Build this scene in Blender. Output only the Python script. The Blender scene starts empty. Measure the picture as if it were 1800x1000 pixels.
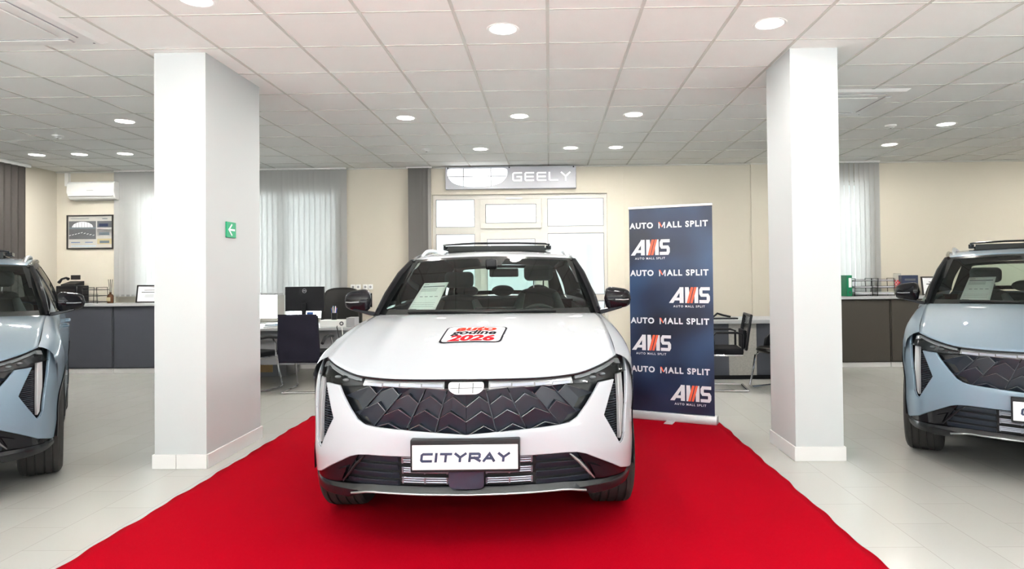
import bpy, bmesh, math, random
import numpy as np
from mathutils import Vector, Matrix
from mathutils.geometry import delaunay_2d_cdt
random.seed(4)
S = bpy.context.scene
COL = S.collection
PI = math.pi

# ------------------------------------------------------------------ camera
FPX = 1137.09
cam = bpy.data.cameras.new('camera')
cam.sensor_fit = 'HORIZONTAL'; cam.sensor_width = 36.0
cam.lens = FPX / 1800 * 36.0
cam.shift_x = -48.74 / 1800; cam.shift_y = -32.44 / 1800
cam.clip_start = .05; cam.clip_end = 300
camo = bpy.data.objects.new('camera', cam); COL.objects.link(camo)
yaw, pit, rol = -.0147, .0142, -.0102
fw = Vector((math.sin(yaw) * math.cos(pit), math.cos(yaw) * math.cos(pit), math.sin(pit)))
rt = Vector((math.cos(yaw), -math.sin(yaw), 0)); up = rt.cross(fw)
r2 = rt * math.cos(rol) + up * math.sin(rol); u2 = up * math.cos(rol) - rt * math.sin(rol)
M = Matrix((r2, u2, -fw)).transposed().to_4x4(); M.translation = (0, 0, 1.403)
camo.matrix_world = M
S.camera = camo

# ------------------------------------------------------------------ exposure, world, daylight
S.view_settings.view_transform = 'Standard'; S.view_settings.look = 'None'
S.view_settings.gamma = 1; S.view_settings.use_curve_mapping = False
S.view_settings.exposure = 0.22
W = bpy.data.worlds.new('world'); S.world = W; W.use_nodes = True
bg = W.node_tree.nodes['Background']; bg.inputs[0].default_value = (.93, .97, 1, 1); bg.inputs[1].default_value = 1.35

def area(name, loc, target, sx, sy, power, col):
    l = bpy.data.lights.new(name, 'AREA'); l.shape = 'RECTANGLE'; l.size = sx; l.size_y = sy
    l.energy = power; l.color = col
    o = bpy.data.objects.new(name, l); COL.objects.link(o); o.location = loc
    o.rotation_euler = (Vector(target) - Vector(loc)).to_track_quat('-Z', 'Y').to_euler()
    return o
# daylight through the showroom's street glazing (behind the camera) and its left glazing
for i, x in enumerate((-4.9, -.2, 4.9)):
    area('daylight_street_window', (x, -3.4, 1.65), (x, 2, 0), 3.9, 2.5, 20, (.93, .97, 1))
area('daylight_back_window', (-4.86, 10.5, 1.72), (-4.86, 5, 1.6), 3.1, 1.9, 36, (.95, .98, 1))
area('daylight_door', (-.45, 10.5, 1.5), (-.45, 5, 1.2), 2.6, 2.3, 30, (.95, .98, 1))
area('daylight_side_window', (4.5, 10.5, 1.95), (4.5, 5, 1.6), .7, 1.6, 22, (.95, .98, 1))

sl = bpy.data.lights.new('sun', 'SUN'); sl.energy = 215; sl.angle = .02; sl.color = (.95, .98, 1)   # high sun falling in through the street glazing
so = bpy.data.objects.new('sun', sl); COL.objects.link(so); so.rotation_euler = Vector((.10, .62, -.80)).to_track_quat('-Z', 'Y').to_euler(); so.location = (0, -8, 8)

# ------------------------------------------------------------------ materials
def mat(name, col, rough=.5, metal=0., spec=.5, coat=0., emit=0., ecol=None, noise=None, bump=0., bscale=200, alpha=1., sheen=0.):
    m = bpy.data.materials.new(name); m.use_nodes = True
    nt = m.node_tree; b = nt.nodes['Principled BSDF']
    c = (*col, 1)
    b.inputs['Base Color'].default_value = c; b.inputs['Roughness'].default_value = rough
    b.inputs['Metallic'].default_value = metal; b.inputs['Specular IOR Level'].default_value = spec
    b.inputs['Coat Weight'].default_value = coat; b.inputs['Coat Roughness'].default_value = .03
    b.inputs['Sheen Weight'].default_value = sheen
    if emit:
        b.inputs['Emission Color'].default_value = (*(ecol or col), 1); b.inputs['Emission Strength'].default_value = emit
    geo = nt.nodes.new('ShaderNodeNewGeometry')
    n = nt.nodes.new('ShaderNodeTexNoise'); n.inputs['Scale'].default_value = (noise or (3, .02))[0]; n.inputs['Detail'].default_value = 3
    nt.links.new(geo.outputs['Position'], n.inputs['Vector'])
    amt = (noise or (3, .02))[1]
    mr = nt.nodes.new('ShaderNodeMapRange'); mr.inputs[3].default_value = 1 - amt; mr.inputs[4].default_value = 1 + amt
    nt.links.new(n.outputs['Fac'], mr.inputs[0])
    mx = nt.nodes.new('ShaderNodeVectorMath'); mx.operation = 'SCALE'; mx.inputs[0].default_value = col
    nt.links.new(mr.outputs[0], mx.inputs['Scale']); nt.links.new(mx.outputs[0], b.inputs['Base Color'])
    if bump:
        n2 = nt.nodes.new('ShaderNodeTexNoise'); n2.inputs['Scale'].default_value = bscale
        nt.links.new(geo.outputs['Position'], n2.inputs['Vector'])
        bp = nt.nodes.new('ShaderNodeBump'); bp.inputs['Strength'].default_value = bump; bp.inputs['Distance'].default_value = .002
        nt.links.new(n2.outputs['Fac'], bp.inputs['Height']); nt.links.new(bp.outputs[0], b.inputs['Normal'])
    return m

def glassmat(name, tint, refl=1.0, rough=0.0, ior=1.45, wavy=0):
    m = bpy.data.materials.new(name); m.use_nodes = True; nt = m.node_tree; nt.nodes.clear()
    out = nt.nodes.new('ShaderNodeOutputMaterial'); mix = nt.nodes.new('ShaderNodeMixShader')
    tr = nt.nodes.new('ShaderNodeBsdfTransparent'); tr.inputs[0].default_value = (*tint, 1)
    gl = nt.nodes.new('ShaderNodeBsdfGlossy'); gl.inputs['Roughness'].default_value = rough; gl.inputs[0].default_value = (refl, refl, refl, 1)
    fr = nt.nodes.new('ShaderNodeFresnel'); fr.inputs[0].default_value = ior
    nt.links.new(fr.outputs[0], mix.inputs[0]); nt.links.new(tr.outputs[0], mix.inputs[1]); nt.links.new(gl.outputs[0], mix.inputs[2])
    nt.links.new(mix.outputs[0], out.inputs[0]); return m

def brickmat(name, col, col2, line, w, h, mortar, ox, oy, rough, offset=.5, swap=True, bump=.15):
    m = mat(name, col, rough); nt = m.node_tree; b = nt.nodes['Principled BSDF']
    geo = nt.nodes.new('ShaderNodeNewGeometry'); sp = nt.nodes.new('ShaderNodeSeparateXYZ'); cb = nt.nodes.new('ShaderNodeCombineXYZ')
    ax = nt.nodes.new('ShaderNodeMath'); ax.inputs[1].default_value = ox
    ay = nt.nodes.new('ShaderNodeMath'); ay.inputs[1].default_value = oy
    nt.links.new(geo.outputs['Position'], sp.inputs[0])
    nt.links.new(sp.outputs['X'], ax.inputs[0]); nt.links.new(sp.outputs['Y'], ay.inputs[0])
    nt.links.new(ay.outputs[0], cb.inputs['X' if swap else 'Y']); nt.links.new(ax.outputs[0], cb.inputs['Y' if swap else 'X'])
    br = nt.nodes.new('ShaderNodeTexBrick'); br.offset = offset; br.squash = 1
    br.inputs['Color1'].default_value = (*col, 1); br.inputs['Color2'].default_value = (*col2, 1); br.inputs['Mortar'].default_value = (*line, 1)
    br.inputs['Scale'].default_value = 1; br.inputs['Mortar Size'].default_value = mortar; br.inputs['Mortar Smooth'].default_value = .1
    br.inputs['Brick Width'].default_value = w; br.inputs['Row Height'].default_value = h; br.inputs['Bias'].default_value = 0
    nt.links.new(cb.outputs[0], br.inputs['Vector']); nt.links.new(br.outputs['Color'], b.inputs['Base Color'])
    return m, br

MT = {}
MT['white_paint'] = mat('white_paint', (.40, .425, .46), .5, 0, .2, 1.0)
MT['blue_paint'] = mat('blue_paint', (.155, .215, .275), .5, .15, .2, .7)
MT['gloss_black'] = mat('gloss_black', (.006, .006, .008), .06, 0, .25, 0)
MT['frit'] = mat('frit', (.012, .014, .014), .12)
MT['grille'] = mat('grille_black', (.010, .014, .022), .30, 0, .4)
MT['satin_black'] = mat('satin_black', (.006, .007, .009), .25, 0, .35)
MT['cladding'] = mat('cladding', (.015, .016, .017), .55, 0, .3)
MT['slat'] = mat('intake_slat', (.016, .021, .032), .4, 0, .35)
MT['void'] = mat('dark_void', (.006, .006, .007), .8)
MT['radiator'] = mat('radiator_silver', (.26, .28, .33), .3, .7)
MT['chrome'] = mat('chrome', (.8, .8, .82), .08, 1)
MT['silver'] = mat('silver', (.62, .63, .65), .3, .9)
MT['sensor'] = mat('sensor_cover', (.03, .037, .06), .35)
MT['lamp_lens'] = mat('lamp_lens', (.36, .365, .375), .2, .1, .5, .5)
MT['lamp_dark'] = mat('lamp_dark', (.015, .017, .02), .1, .3, .5, 1)
MT['lamp_grey'] = mat('lamp_grey', (.24, .25, .26), .15, .5, .5, 1)
MT['emblem'] = mat('emblem_white', (.55, .56, .58), .2, .1, .5, 1)
MT['rubber'] = mat('tyre_rubber', (.024, .023, .022), .75, spec=.3, bump=.2)
MT['rim'] = mat('rim_dark', (.05, .05, .055), .25, .8)
MT['rimcut'] = mat('rim_cut', (.6, .6, .62), .2, 1)
MT['windshield'] = glassmat('windshield_glass', (.78, .87, .83), .8)
MT['cabin_glass'] = glassmat('cabin_glass', (.35, .40, .39), .9)
MT['rear_glass'] = glassmat('rear_glass', (.72, .82, .78), .9)
MT['window_glass'] = glassmat('window_glass', (.93, .96, .95), .9)
MT['clear'] = glassmat('clear_glass', (.9, .93, .95), 1)
MT['cabin_dark'] = mat('cabin_dark', (.03, .034, .034), .7)
MT['cabin_grey'] = mat('cabin_grey', (.10, .115, .115), .8, sheen=.3)
MT['seat'] = mat('seat_leather', (.05, .058, .058), .6)
MT['seat_light'] = mat('seat_grey', (.17, .20, .20), .6)
MT['plate_white'] = mat('plate_white', (.88, .89, .92), .35)
MT['poster'] = mat('poster_paper', (.45, .44, .41), .5)
MT['navy'] = mat('navy_print', (.012, .022, .06), .4)
MT['red_print'] = mat('red_print', (.62, .03, .04), .4)
MT['sticker_red'] = mat('sticker_red', (.36, .006, .012), .8, spec=.05)
MT['sticker_orange'] = mat('sticker_orange', (.55, .035, .02), .8, spec=.05)
MT['orange_print'] = mat('orange_print', (.85, .13, .06), .4)
MT['black_print'] = mat('black_print', (.012, .012, .016), .8, spec=.05)
MT['paper'] = mat('paper', (.90, .93, .92), .7)
MT['ink'] = mat('ink_grey', (.12, .15, .17), .7)
MT['taillamp'] = mat('tail_red', (.4, .01, .01), .15, 0, .5, 1)
# room
MT['floor'], _b = brickmat('floor_tiles', (.43, .425, .405), (.41, .405, .385), (.33, .32, .30), .62, .31, .0022, 2.755 + .31 * 40, -4.27 + .62 * 20, .16)
MT['ceiling'] = mat('ceiling_tiles', (.90, .90, .87), .9, noise=(1.2, .03), bump=.3, bscale=120)
MT['tbar'] = mat('ceiling_bar', (.55, .54, .50), .6)
MT['wall'] = mat('wall_paint', (.59, .55, .465), .85, noise=(.8, .02))
MT['pillar'] = mat('pillar_paint', (.50, .52, .525), .7, noise=(.8, .015))
MT['skirting'] = mat('skirting_tile', (.72, .71, .70), .3)
MT['upvc'] = mat('door_frame_beige', (.56, .545, .50), .35)
MT['gasket'] = mat('gasket', (.10, .10, .11), .6)
MT['white_plastic'] = mat('white_plastic', (.84, .84, .82), .35)
MT['dark_curtain'] = mat('dark_curtain', (.035, .030, .027), .85)
MT['steel'] = mat('steel', (.7, .7, .72), .15, 1)
MT['cab'] = mat('cabinet_anthracite', (.062, .067, .083), .5, spec=.3)
MT['cab_brown'] = mat('cabinet_brown_grey', (.058, .052, .044), .5, spec=.3)
MT['worktop'] = mat('worktop_grey', (.42, .43, .44), .45)
MT['grey_board'] = mat('grey_board', (.30, .30, .31), .55)
MT['speckled'] = mat('speckled_panel', (.40, .39, .36), .6, noise=(60, .25))
MT['oak'] = mat('oak_veneer', (.55, .36, .17), .5, noise=(12, .1))
MT['black_fabric'] = mat('black_fabric', (.008, .008, .010), .85, spec=.15, bump=.3)
MT['cover_cloth'] = mat('cover_cloth', (.012, .011, .021), .75, spec=.2, bump=.3, bscale=60)
MT['black_plastic'] = mat('black_plastic', (.010, .010, .012), .4, spec=.25)
MT['leather'] = mat('black_leather', (.010, .009, .008), .35, spec=.3)
MT['frame_black'] = mat('frame_black', (.015, .013, .013), .3)
MT['green'] = mat('exit_green', (.0, .30, .13), .4)
MT['bindergreen'] = mat('binder_green', (.0, .16, .07), .4)
MT['blue_print'] = mat('blue_print', (.03, .10, .35), .4)
MT['light_blue'] = mat('light_blue', (.35, .55, .75), .4)
MT['grey_print'] = mat('grey_print', (.10, .105, .115), .5)
MT['tan_print'] = mat('tan_print', (.45, .38, .22), .5)
MT['sign'] = mat('sign_face', (.42, .43, .47), .35)
MT['sign_lit'] = mat('sign_lit', (.95, .95, .97), .4, emit=1.4, ecol=(.97, .98, 1))
MT['sign_white'] = mat('sign_white', (.9, .9, .92), .4, emit=.35)
MT['led'] = mat('led_disc', (1, .98, .93), .5, emit=9, ecol=(1, .95, .86))
MT['amber'] = mat('amber_glass', (.08, .03, .01), .1)
MT['alu'] = mat('aluminium', (.72, .72, .74), .3, .8)
MT['ground'] = mat('ground_outside', (.62, .62, .6), .9)
MT['facade'] = mat('facade_outside', (.72, .74, .76), .9)

def carpetmat():
    m = mat('red_carpet', (.275, .0, .006), .95, spec=.03, noise=(1.3, .10), bump=.6, bscale=260); return m
MT['carpet'] = carpetmat()
def blindmat(name, col, tl):
    m = bpy.data.materials.new(name); m.use_nodes = True; nt = m.node_tree; nt.nodes.clear()
    out = nt.nodes.new('ShaderNodeOutputMaterial'); mix = nt.nodes.new('ShaderNodeMixShader'); mix.inputs[0].default_value = tl
    d = nt.nodes.new('ShaderNodeBsdfDiffuse'); t = nt.nodes.new('ShaderNodeBsdfTranslucent')
    wv = nt.nodes.new('ShaderNodeTexNoise'); wv.inputs['Scale'].default_value = 300
    cr = nt.nodes.new('ShaderNodeMapRange'); cr.inputs[3].default_value = .95; cr.inputs[4].default_value = 1.05
    vm = nt.nodes.new('ShaderNodeVectorMath'); vm.operation = 'SCALE'; vm.inputs[0].default_value = col
    nt.links.new(wv.outputs['Fac'], cr.inputs[0]); nt.links.new(cr.outputs[0], vm.inputs['Scale'])
    nt.links.new(vm.outputs[0], d.inputs[0]); nt.links.new(vm.outputs[0], t.inputs[0])
    nt.links.new(d.outputs[0], mix.inputs[1]); nt.links.new(t.outputs[0], mix.inputs[2]); nt.links.new(mix.outputs[0], out.inputs[0]); return m
MT['blind'] = blindmat('blind_fabric', (.50, .505, .50), .42)
MT['blind_bunch'] = blindmat('blind_fabric_folded', (.40, .39, .375), .25)
def bannermat():
    m = mat('banner_print', (.012, .022, .06), .35); nt = m.node_tree; b = nt.nodes['Principled BSDF']
    tc = nt.nodes.new('ShaderNodeTexCoord'); n = nt.nodes.new('ShaderNodeTexNoise'); n.inputs['Scale'].default_value = 1.6; n.inputs['Detail'].default_value = 1
    nt.links.new(tc.outputs['Object'], n.inputs['Vector'])
    cr = nt.nodes.new('ShaderNodeValToRGB'); e = cr.color_ramp.elements
    e[0].position = .36; e[0].color = (.006, .010, .028, 1); e[1].position = .66; e[1].color = (.028, .065, .15, 1)
    x = cr.color_ramp.elements.new(.5); x.color = (.012, .024, .066, 1)
    nt.links.new(n.outputs['Fac'], cr.inputs[0]); nt.links.new(cr.outputs[0], b.inputs['Base Color']); return m
MT['banner'] = bannermat()

# ------------------------------------------------------------------ mesh helpers
def pch(xs, ys):
    xs = np.array(xs, float); ys = np.array(ys, float); h = np.diff(xs); d = np.diff(ys) / h; m = np.zeros(len(xs))
    for i in range(1, len(xs) - 1):
        if d[i - 1] * d[i] > 0:
            w1 = 2 * h[i] + h[i - 1]; w2 = h[i] + 2 * h[i - 1]; m[i] = (w1 + w2) / (w1 / d[i - 1] + w2 / d[i])
    m[0] = d[0]; m[-1] = d[-1]
    def f(x):
        x = min(max(x, xs[0]), xs[-1]); i = min(int(np.searchsorted(xs, x, 'right')) - 1, len(xs) - 2); i = max(i, 0)
        t = (x - xs[i]) / h[i]
        return float((1 + 2 * t) * (1 - t) ** 2 * ys[i] + t * (1 - t) ** 2 * h[i] * m[i] + t * t * (3 - 2 * t) * ys[i + 1] + t * t * (t - 1) * h[i] * m[i + 1])
    return f

class MB:
    def __init__(s): s.v = []; s.f = []
    def add(s, vs, fs, mtx=None):
        k = len(s.v)
        for p in vs:
            p = Vector(p); s.v.append(mtx @ p if mtx else p)
        s.f += [tuple(i + k for i in f) for f in fs]; return s
    def box(s, a, b, mtx=None):
        (x0, y0, z0), (x1, y1, z1) = a, b
        return s.add([(x0, y0, z0), (x1, y0, z0), (x1, y1, z0), (x0, y1, z0), (x0, y0, z1), (x1, y0, z1), (x1, y1, z1), (x0, y1, z1)],
                     [(3, 2, 1, 0), (4, 5, 6, 7), (0, 1, 5, 4), (1, 2, 6, 5), (2, 3, 7, 6), (3, 0, 4, 7)], mtx)
    def prism(s, pts, d0, d1, axis='y', mtx=None):   # polygon pts in the two other axes
        def P(p, d): return {'y': (p[0], d, p[1]), 'x': (d, p[0], p[1]), 'z': (p[0], p[1], d)}[axis]
        n = len(pts); vs = [P(p, d0) for p in pts] + [P(p, d1) for p in pts]
        fs = [tuple(range(n)), tuple(range(2 * n - 1, n - 1, -1))] + [(i, n + i, n + (i + 1) % n, (i + 1) % n) for i in range(n)]
        return s.add(vs, fs, mtx)
    def lathe(s, prof, seg=32, mtx=None, axis='z'):    # prof (r, h)
        vs = []; n = len(prof)
        for k in range(seg):
            a = 2 * PI * k / seg
            for r, h in prof:
                vs.append({'z': (r * math.cos(a), r * math.sin(a), h), 'x': (h, r * math.cos(a), r * math.sin(a)), 'y': (r * math.cos(a), h, r * math.sin(a))}[axis])
        fs = [(k * n + i, ((k + 1) % seg) * n + i, ((k + 1) % seg) * n + i + 1, k * n + i + 1) for k in range(seg) for i in range(n - 1)]
        return s.add(vs, fs, mtx)
    def tube(s, path, r, seg=10, cap=True):
        path = [Vector(p) for p in path]; n = len(path); vs = []; fs = []; pr = None
        for i, p in enumerate(path):
            t = (path[min(i + 1, n - 1)] - path[max(i - 1, 0)]).normalized()
            if pr is None:
                pr = t.orthogonal().normalized()
            pr = (pr - t * pr.dot(t)).normalized(); q = t.cross(pr)
            rr = r[i] if isinstance(r, (list, tuple)) else r
            for k in range(seg):
                a = 2 * PI * k / seg; vs.append(p + (pr * math.cos(a) + q * math.sin(a)) * rr)
        for i in range(n - 1):
            for k in range(seg): fs.append((i * seg + k, i * seg + (k + 1) % seg, (i + 1) * seg + (k + 1) % seg, (i + 1) * seg + k))
        if cap: fs += [tuple(range(seg - 1, -1, -1)), tuple(range((n - 1) * seg, n * seg))]
        return s.add(vs, fs)
    def grid(s, fn, nu, nv, thick=None):
        vs = [fn(i / nu, j / nv) for i in range(nu + 1) for j in range(nv + 1)]
        fs = [(i * (nv + 1) + j, (i + 1) * (nv + 1) + j, (i + 1) * (nv + 1) + j + 1, i * (nv + 1) + j + 1) for i in range(nu) for j in range(nv)]
        return s.add(vs, fs)
    def ball(s, c, r, seg=16, rings=10, mtx=None):
        c = Vector(c); r = Vector(r if hasattr(r, '__len__') else (r, r, r)); vs = []; fs = []
        for i in range(rings + 1):
            a = PI * i / rings
            for k in range(seg):
                b = 2 * PI * k / seg; vs.append((c.x + r.x * math.sin(a) * math.cos(b), c.y + r.y * math.sin(a) * math.sin(b), c.z + r.z * math.cos(a)))
        for i in range(rings):
            for k in range(seg): fs.append((i * seg + k, (i + 1) * seg + k, (i + 1) * seg + (k + 1) % seg, i * seg + (k + 1) % seg))
        return s.add(vs, fs, mtx)
    def build(s, name, m, parent=None, ang=35, bevel=0, weld=True, sub=0, thick=0, bseg=2):
        me = bpy.data.meshes.new(name); me.from_pydata([tuple(v) for v in s.v], [], s.f)
        bm = bmesh.new(); bm.from_mesh(me)
        if weld: bmesh.ops.remove_doubles(bm, verts=bm.verts, dist=2e-5)
        bmesh.ops.recalc_face_normals(bm, faces=bm.faces)
        bm.to_mesh(me); bm.free()
        me.materials.append(MT[m] if isinstance(m, str) else m)
        me.shade_smooth(); me.set_sharp_from_angle(angle=math.radians(ang))
        o = bpy.data.objects.new(name, me); COL.objects.link(o)
        if parent: o.parent = parent
        if thick:
            md = o.modifiers.new('thick', 'SOLIDIFY'); md.thickness = thick; md.offset = -1
        if sub:
            md = o.modifiers.new('sub', 'SUBSURF'); md.levels = sub; md.render_levels = sub
        if bevel:
            md = o.modifiers.new('bevel', 'BEVEL'); md.width = bevel; md.segments = bseg; md.limit_method = 'ANGLE'; md.angle_limit = .6
        return o

def tag(o, label=None, cat=None, group=None, kind=None):
    if label: o['label'] = label
    if cat: o['category'] = cat
    if group: o['group'] = group
    if kind: o['kind'] = kind
    return o
def empty(name, loc=(0, 0, 0), rz=0.):
    o = bpy.data.objects.new(name, None); o.empty_display_size = .1; o.location = loc; o.rotation_euler = (0, 0, rz); COL.objects.link(o); return o
def copy_tree(o, parent=None, skip=(), swap=None):
    c = o.copy(); COL.objects.link(c); c.parent = parent
    if swap and c.type == 'MESH' and c.material_slots and c.material_slots[0].material in swap:
        m = swap[c.material_slots[0].material]; c.material_slots[0].link = 'OBJECT'; c.material_slots[0].material = m
    for ch in [x for x in list(bpy.data.objects) if x.parent == o]:
        if ch.name.split('.')[0] not in skip: copy_tree(ch, c, skip, swap)
    return c

def dens(pts, step, closed=True):
    out = []; n = len(pts)
    for i in range(n if closed else n - 1):
        a = pts[i]; b = pts[(i + 1) % n]; k = max(1, int(math.ceil(math.hypot(a[0] - b[0], a[1] - b[1]) / step)))
        for j in range(k): out.append((a[0] + (b[0] - a[0]) * j / k, a[1] + (b[1] - a[1]) * j / k))
    if not closed: out.append(tuple(pts[-1]))
    return out
def fillet(pts, r, n=4, skip=()):
    out = []; N = len(pts)
    for i in range(N):
        p = Vector(pts[i]); a = Vector(pts[i - 1]); b = Vector(pts[(i + 1) % N])
        if i in skip or r <= 0: out.append(tuple(p)); continue
        ra = min(r, (a - p).length * .45); rb = min(r, (b - p).length * .45)
        A = p + (a - p).normalized() * ra; B = p + (b - p).normalized() * rb
        for k in range(n + 1):
            t = k / n; q = A * (1 - t) ** 2 + p * 2 * t * (1 - t) + B * t * t; out.append((q.x, q.y))
    return out
def inpoly(p, poly):
    c = False; x, y = p; n = len(poly); j = n - 1
    for i in range(n):
        xi, yi = poly[i]; xj, yj = poly[j]
        if (yi > y) != (yj > y) and x < (xj - xi) * (y - yi) / (yj - yi) + xi: c = not c
        j = i
    return c
def patch(mb, outline, fn, step=.03, thick=.012, holes=()):
    """triangulate a 2D outline and lay it on the surface fn(u, v, offset); thick = closed panel depth"""
    loops = [dens(outline, step)] + [dens(h, step) for h in holes]
    vs = []; es = []
    for L in loops:
        k = len(vs); vs += L; es += [(k + i, k + (i + 1) % len(L)) for i in range(len(L))]
    xs = [p[0] for p in outline]; ys = [p[1] for p in outline]
    x = min(xs) + step / 2
    edge = np.array(vs)
    while x < max(xs):
        y = min(ys) + step / 2
        while y < max(ys):
            if inpoly((x, y), loops[0]) and not any(inpoly((x, y), h) for h in loops[1:]):
                if np.min((edge[:, 0] - x) ** 2 + (edge[:, 1] - y) ** 2) > (step * .45) ** 2: vs.append((x, y))
            y += step
        x += step
    V, _, Fc, *_r = delaunay_2d_cdt([Vector(p) for p in vs], es, [], 1, 1e-6)
    if holes:
        Fc = [f for f in Fc if not any(inpoly(((V[f[0]].x + V[f[1]].x + V[f[2]].x) / 3, (V[f[0]].y + V[f[1]].y + V[f[2]].y) / 3), h) for h in loops[1:])]
    n = len(V); top = [fn(p.x, p.y, 0.) for p in V]
    fs = [tuple(f) for f in Fc]
    if thick:
        bot = [fn(p.x, p.y, -thick) for p in V]; cnt = {}
        for f in Fc:
            for i in range(3):
                e = (f[i], f[(i + 1) % 3]); key = tuple(sorted(e)); cnt.setdefault(key, []).append(e)
        fs += [tuple(i + n for i in reversed(f)) for f in Fc]
        fs += [(e[0][1], e[0][0], e[0][0] + n, e[0][1] + n) for e in cnt.values() if len(e) == 1]
        top = top + bot
    mb.add(top, fs); return mb

# lettering ---------------------------------------------------------
def font(mb, txt, size, fn, bold=.0, shear=0., align='CENTER', sx=1., space=1.):
    """outline font text laid on fn(a, b) -> 3D point"""
    c = bpy.data.curves.new('t', 'FONT'); c.body = txt; c.size = size; c.offset = bold; c.shear = shear; c.align_x = align; c.align_y = 'CENTER'; c.space_character = space; c.resolution_u = 3
    o = bpy.data.objects.new('t', c); me = bpy.data.meshes.new_from_object(o)
    mb.add([fn(v.co.x * sx, v.co.y) for v in me.vertices], [tuple(p.vertices) for p in me.polygons])
    bpy.data.objects.remove(o); bpy.data.curves.remove(c); bpy.data.meshes.remove(me)
GL = {'C': [[(1, 1), (.12, 1), (0, .85), (0, .15), (.12, 0), (1, 0)]], 'I': [[(.0, 0), (.0, 1)]], 'T': [[(0, 1), (1, 1)], [(.5, 1), (.5, 0)]],
      'Y': [[(0, 1), (.5, .5), (1, 1)], [(.5, .5), (.5, 0)]], 'R': [[(0, 0), (0, 1), (.88, 1), (1, .88), (1, .55), (.88, .42), (.25, .42)], [(.5, .42), (1.05, 0)]],
      'A': [[(0, 0), (.5, 1), (1.02, 0)], [(.25, .33), (.8, .33)]], 'G': [[(1, 1), (.12, 1), (0, .88), (0, .12), (.12, 0), (1, 0), (1, .5), (.5, .5)]],
      'E': [[(1, 1), (.1, 1), (0, .9), (0, .1), (.1, 0), (1, 0)], [(.1, .5), (.95, .5)]], 'L': [[(0, 1), (0, .1), (.1, 0), (1, 0)]],
      'S': [[(1, 1), (.12, 1), (0, .88), (0, .62), (.12, .5), (.88, .5), (1, .38), (1, .12), (.88, 0), (0, 0)]]}
def lay(mb, q):      # one flat piece, lifted a hair above the previous one
    q = [Vector(p) for p in q]; n = (q[1] - q[0]).cross(q[2] - q[0]).normalized(); mb.k = getattr(mb, 'k', 0) + 1
    mb.add([p + n * 8e-5 * (mb.k % 9) for p in q], [(0, 1, 2, 3)])
def stroke(mb, pts, th, fn):      # mitred polyline
    e = th / 2; P = [Vector(p) for p in pts]; n = len(P); D = [(P[i + 1] - P[i]).normalized() for i in range(n - 1)]
    P[0] = P[0] - D[0] * e; P[-1] = P[-1] + D[-1] * e; L = []
    for i in range(n):
        d0, d1 = D[max(i - 1, 0)], D[min(i, n - 2)]; n0, n1 = Vector((-d0.y, d0.x)), Vector((-d1.y, d1.x)); m = n0 + n1
        if m.length < .3: m = n0
        m = m.normalized(); L.append(m * min(e / max(m.dot(n0), .3), e * 2.2))
    for i in range(n - 1):
        a, b, p, q = P[i], P[i + 1], L[i], L[i + 1]
        lay(mb, [fn(*(a + p)), fn(*(a - p)), fn(*(b - q)), fn(*(b + q))])
def letters(mb, txt, w, h, gap, th, fn):
    tot = sum((.0 if c == 'I' else w) + gap for c in txt) - gap; x = -tot / 2
    for c in txt:
        cw = 0 if c == 'I' else w
        for st in GL[c]: stroke(mb, [(x + p[0] * cw, (p[1] - .5) * h) for p in st], th, fn)
        x += cw + gap
# ================================================================== the car (local: x to its left, y from nose back, z up)
_px = [0, .2, .4, .55, .65, .75, .82, .87, .90, .92, .932, .9325]
_py = [0, .012, .045, .09, .135, .2, .275, .37, .48, .62, .85, 1.3]
_s = [0]
for _i in range(1, 12): _s.append(_s[-1] + math.hypot(_px[_i] - _px[_i - 1], _py[_i] - _py[_i - 1]))
PLX, PLY = pch(_s, _px), pch(_s, _py)
_ts = np.linspace(0, _s[-1], 600); _tx = np.array([PLX(t) for t in _ts])
def sx(x): return math.copysign(float(np.interp(abs(x), _tx, _ts)), x)
ZOFF = pch([.15, .22, .3, .4, .5, .6, .7, .8, .86, .9, .95, 1.0], [.10, .06, .03, .015, .0, .0, .01, .035, .06, .09, .14, .2])
WZ = pch([.15, .3, .45, .6, .75, .85, .95, 1.05, 1.15], [.975, .988, .993, .988, 1.0, .998, .978, .95, .92])
def FS(s, z, off=0.):
    a = abs(s); x, y = PLX(a), PLY(a); e = 1e-3
    dx, dy = PLX(a + e) - PLX(max(a - e, 0)), PLY(a + e) - PLY(max(a - e, 0)); l = math.hypot(dx, dy) or 1
    nx, ny = dy / l, -dx / l
    w = 1 - (1 - WZ(z)) * min(1, max(0, (a - .80) / .25))
    x = (x + nx * off) * w; y = y + ny * off + ZOFF(z)
    return Vector((math.copysign(x, s), y, z))
def FX(x, z, off=0.): return FS(sx(x), z, off)
def half(pts):     # right-half outline (top centre -> out -> bottom centre), mirrored; in (s, z)
    r = [(sx(x), z) for x, z in pts]
    L = [(-a, b) for a, b in reversed(r)]
    if abs(r[0][0]) < 1e-6: L = L[:-1]
    if abs(r[-1][0]) < 1e-6: L = L[1:]
    return r + L
def side(pts, sgn): 
    r = [(sgn * sx(x), z) for x, z in pts]; return r if sgn > 0 else r[::-1]

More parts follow.
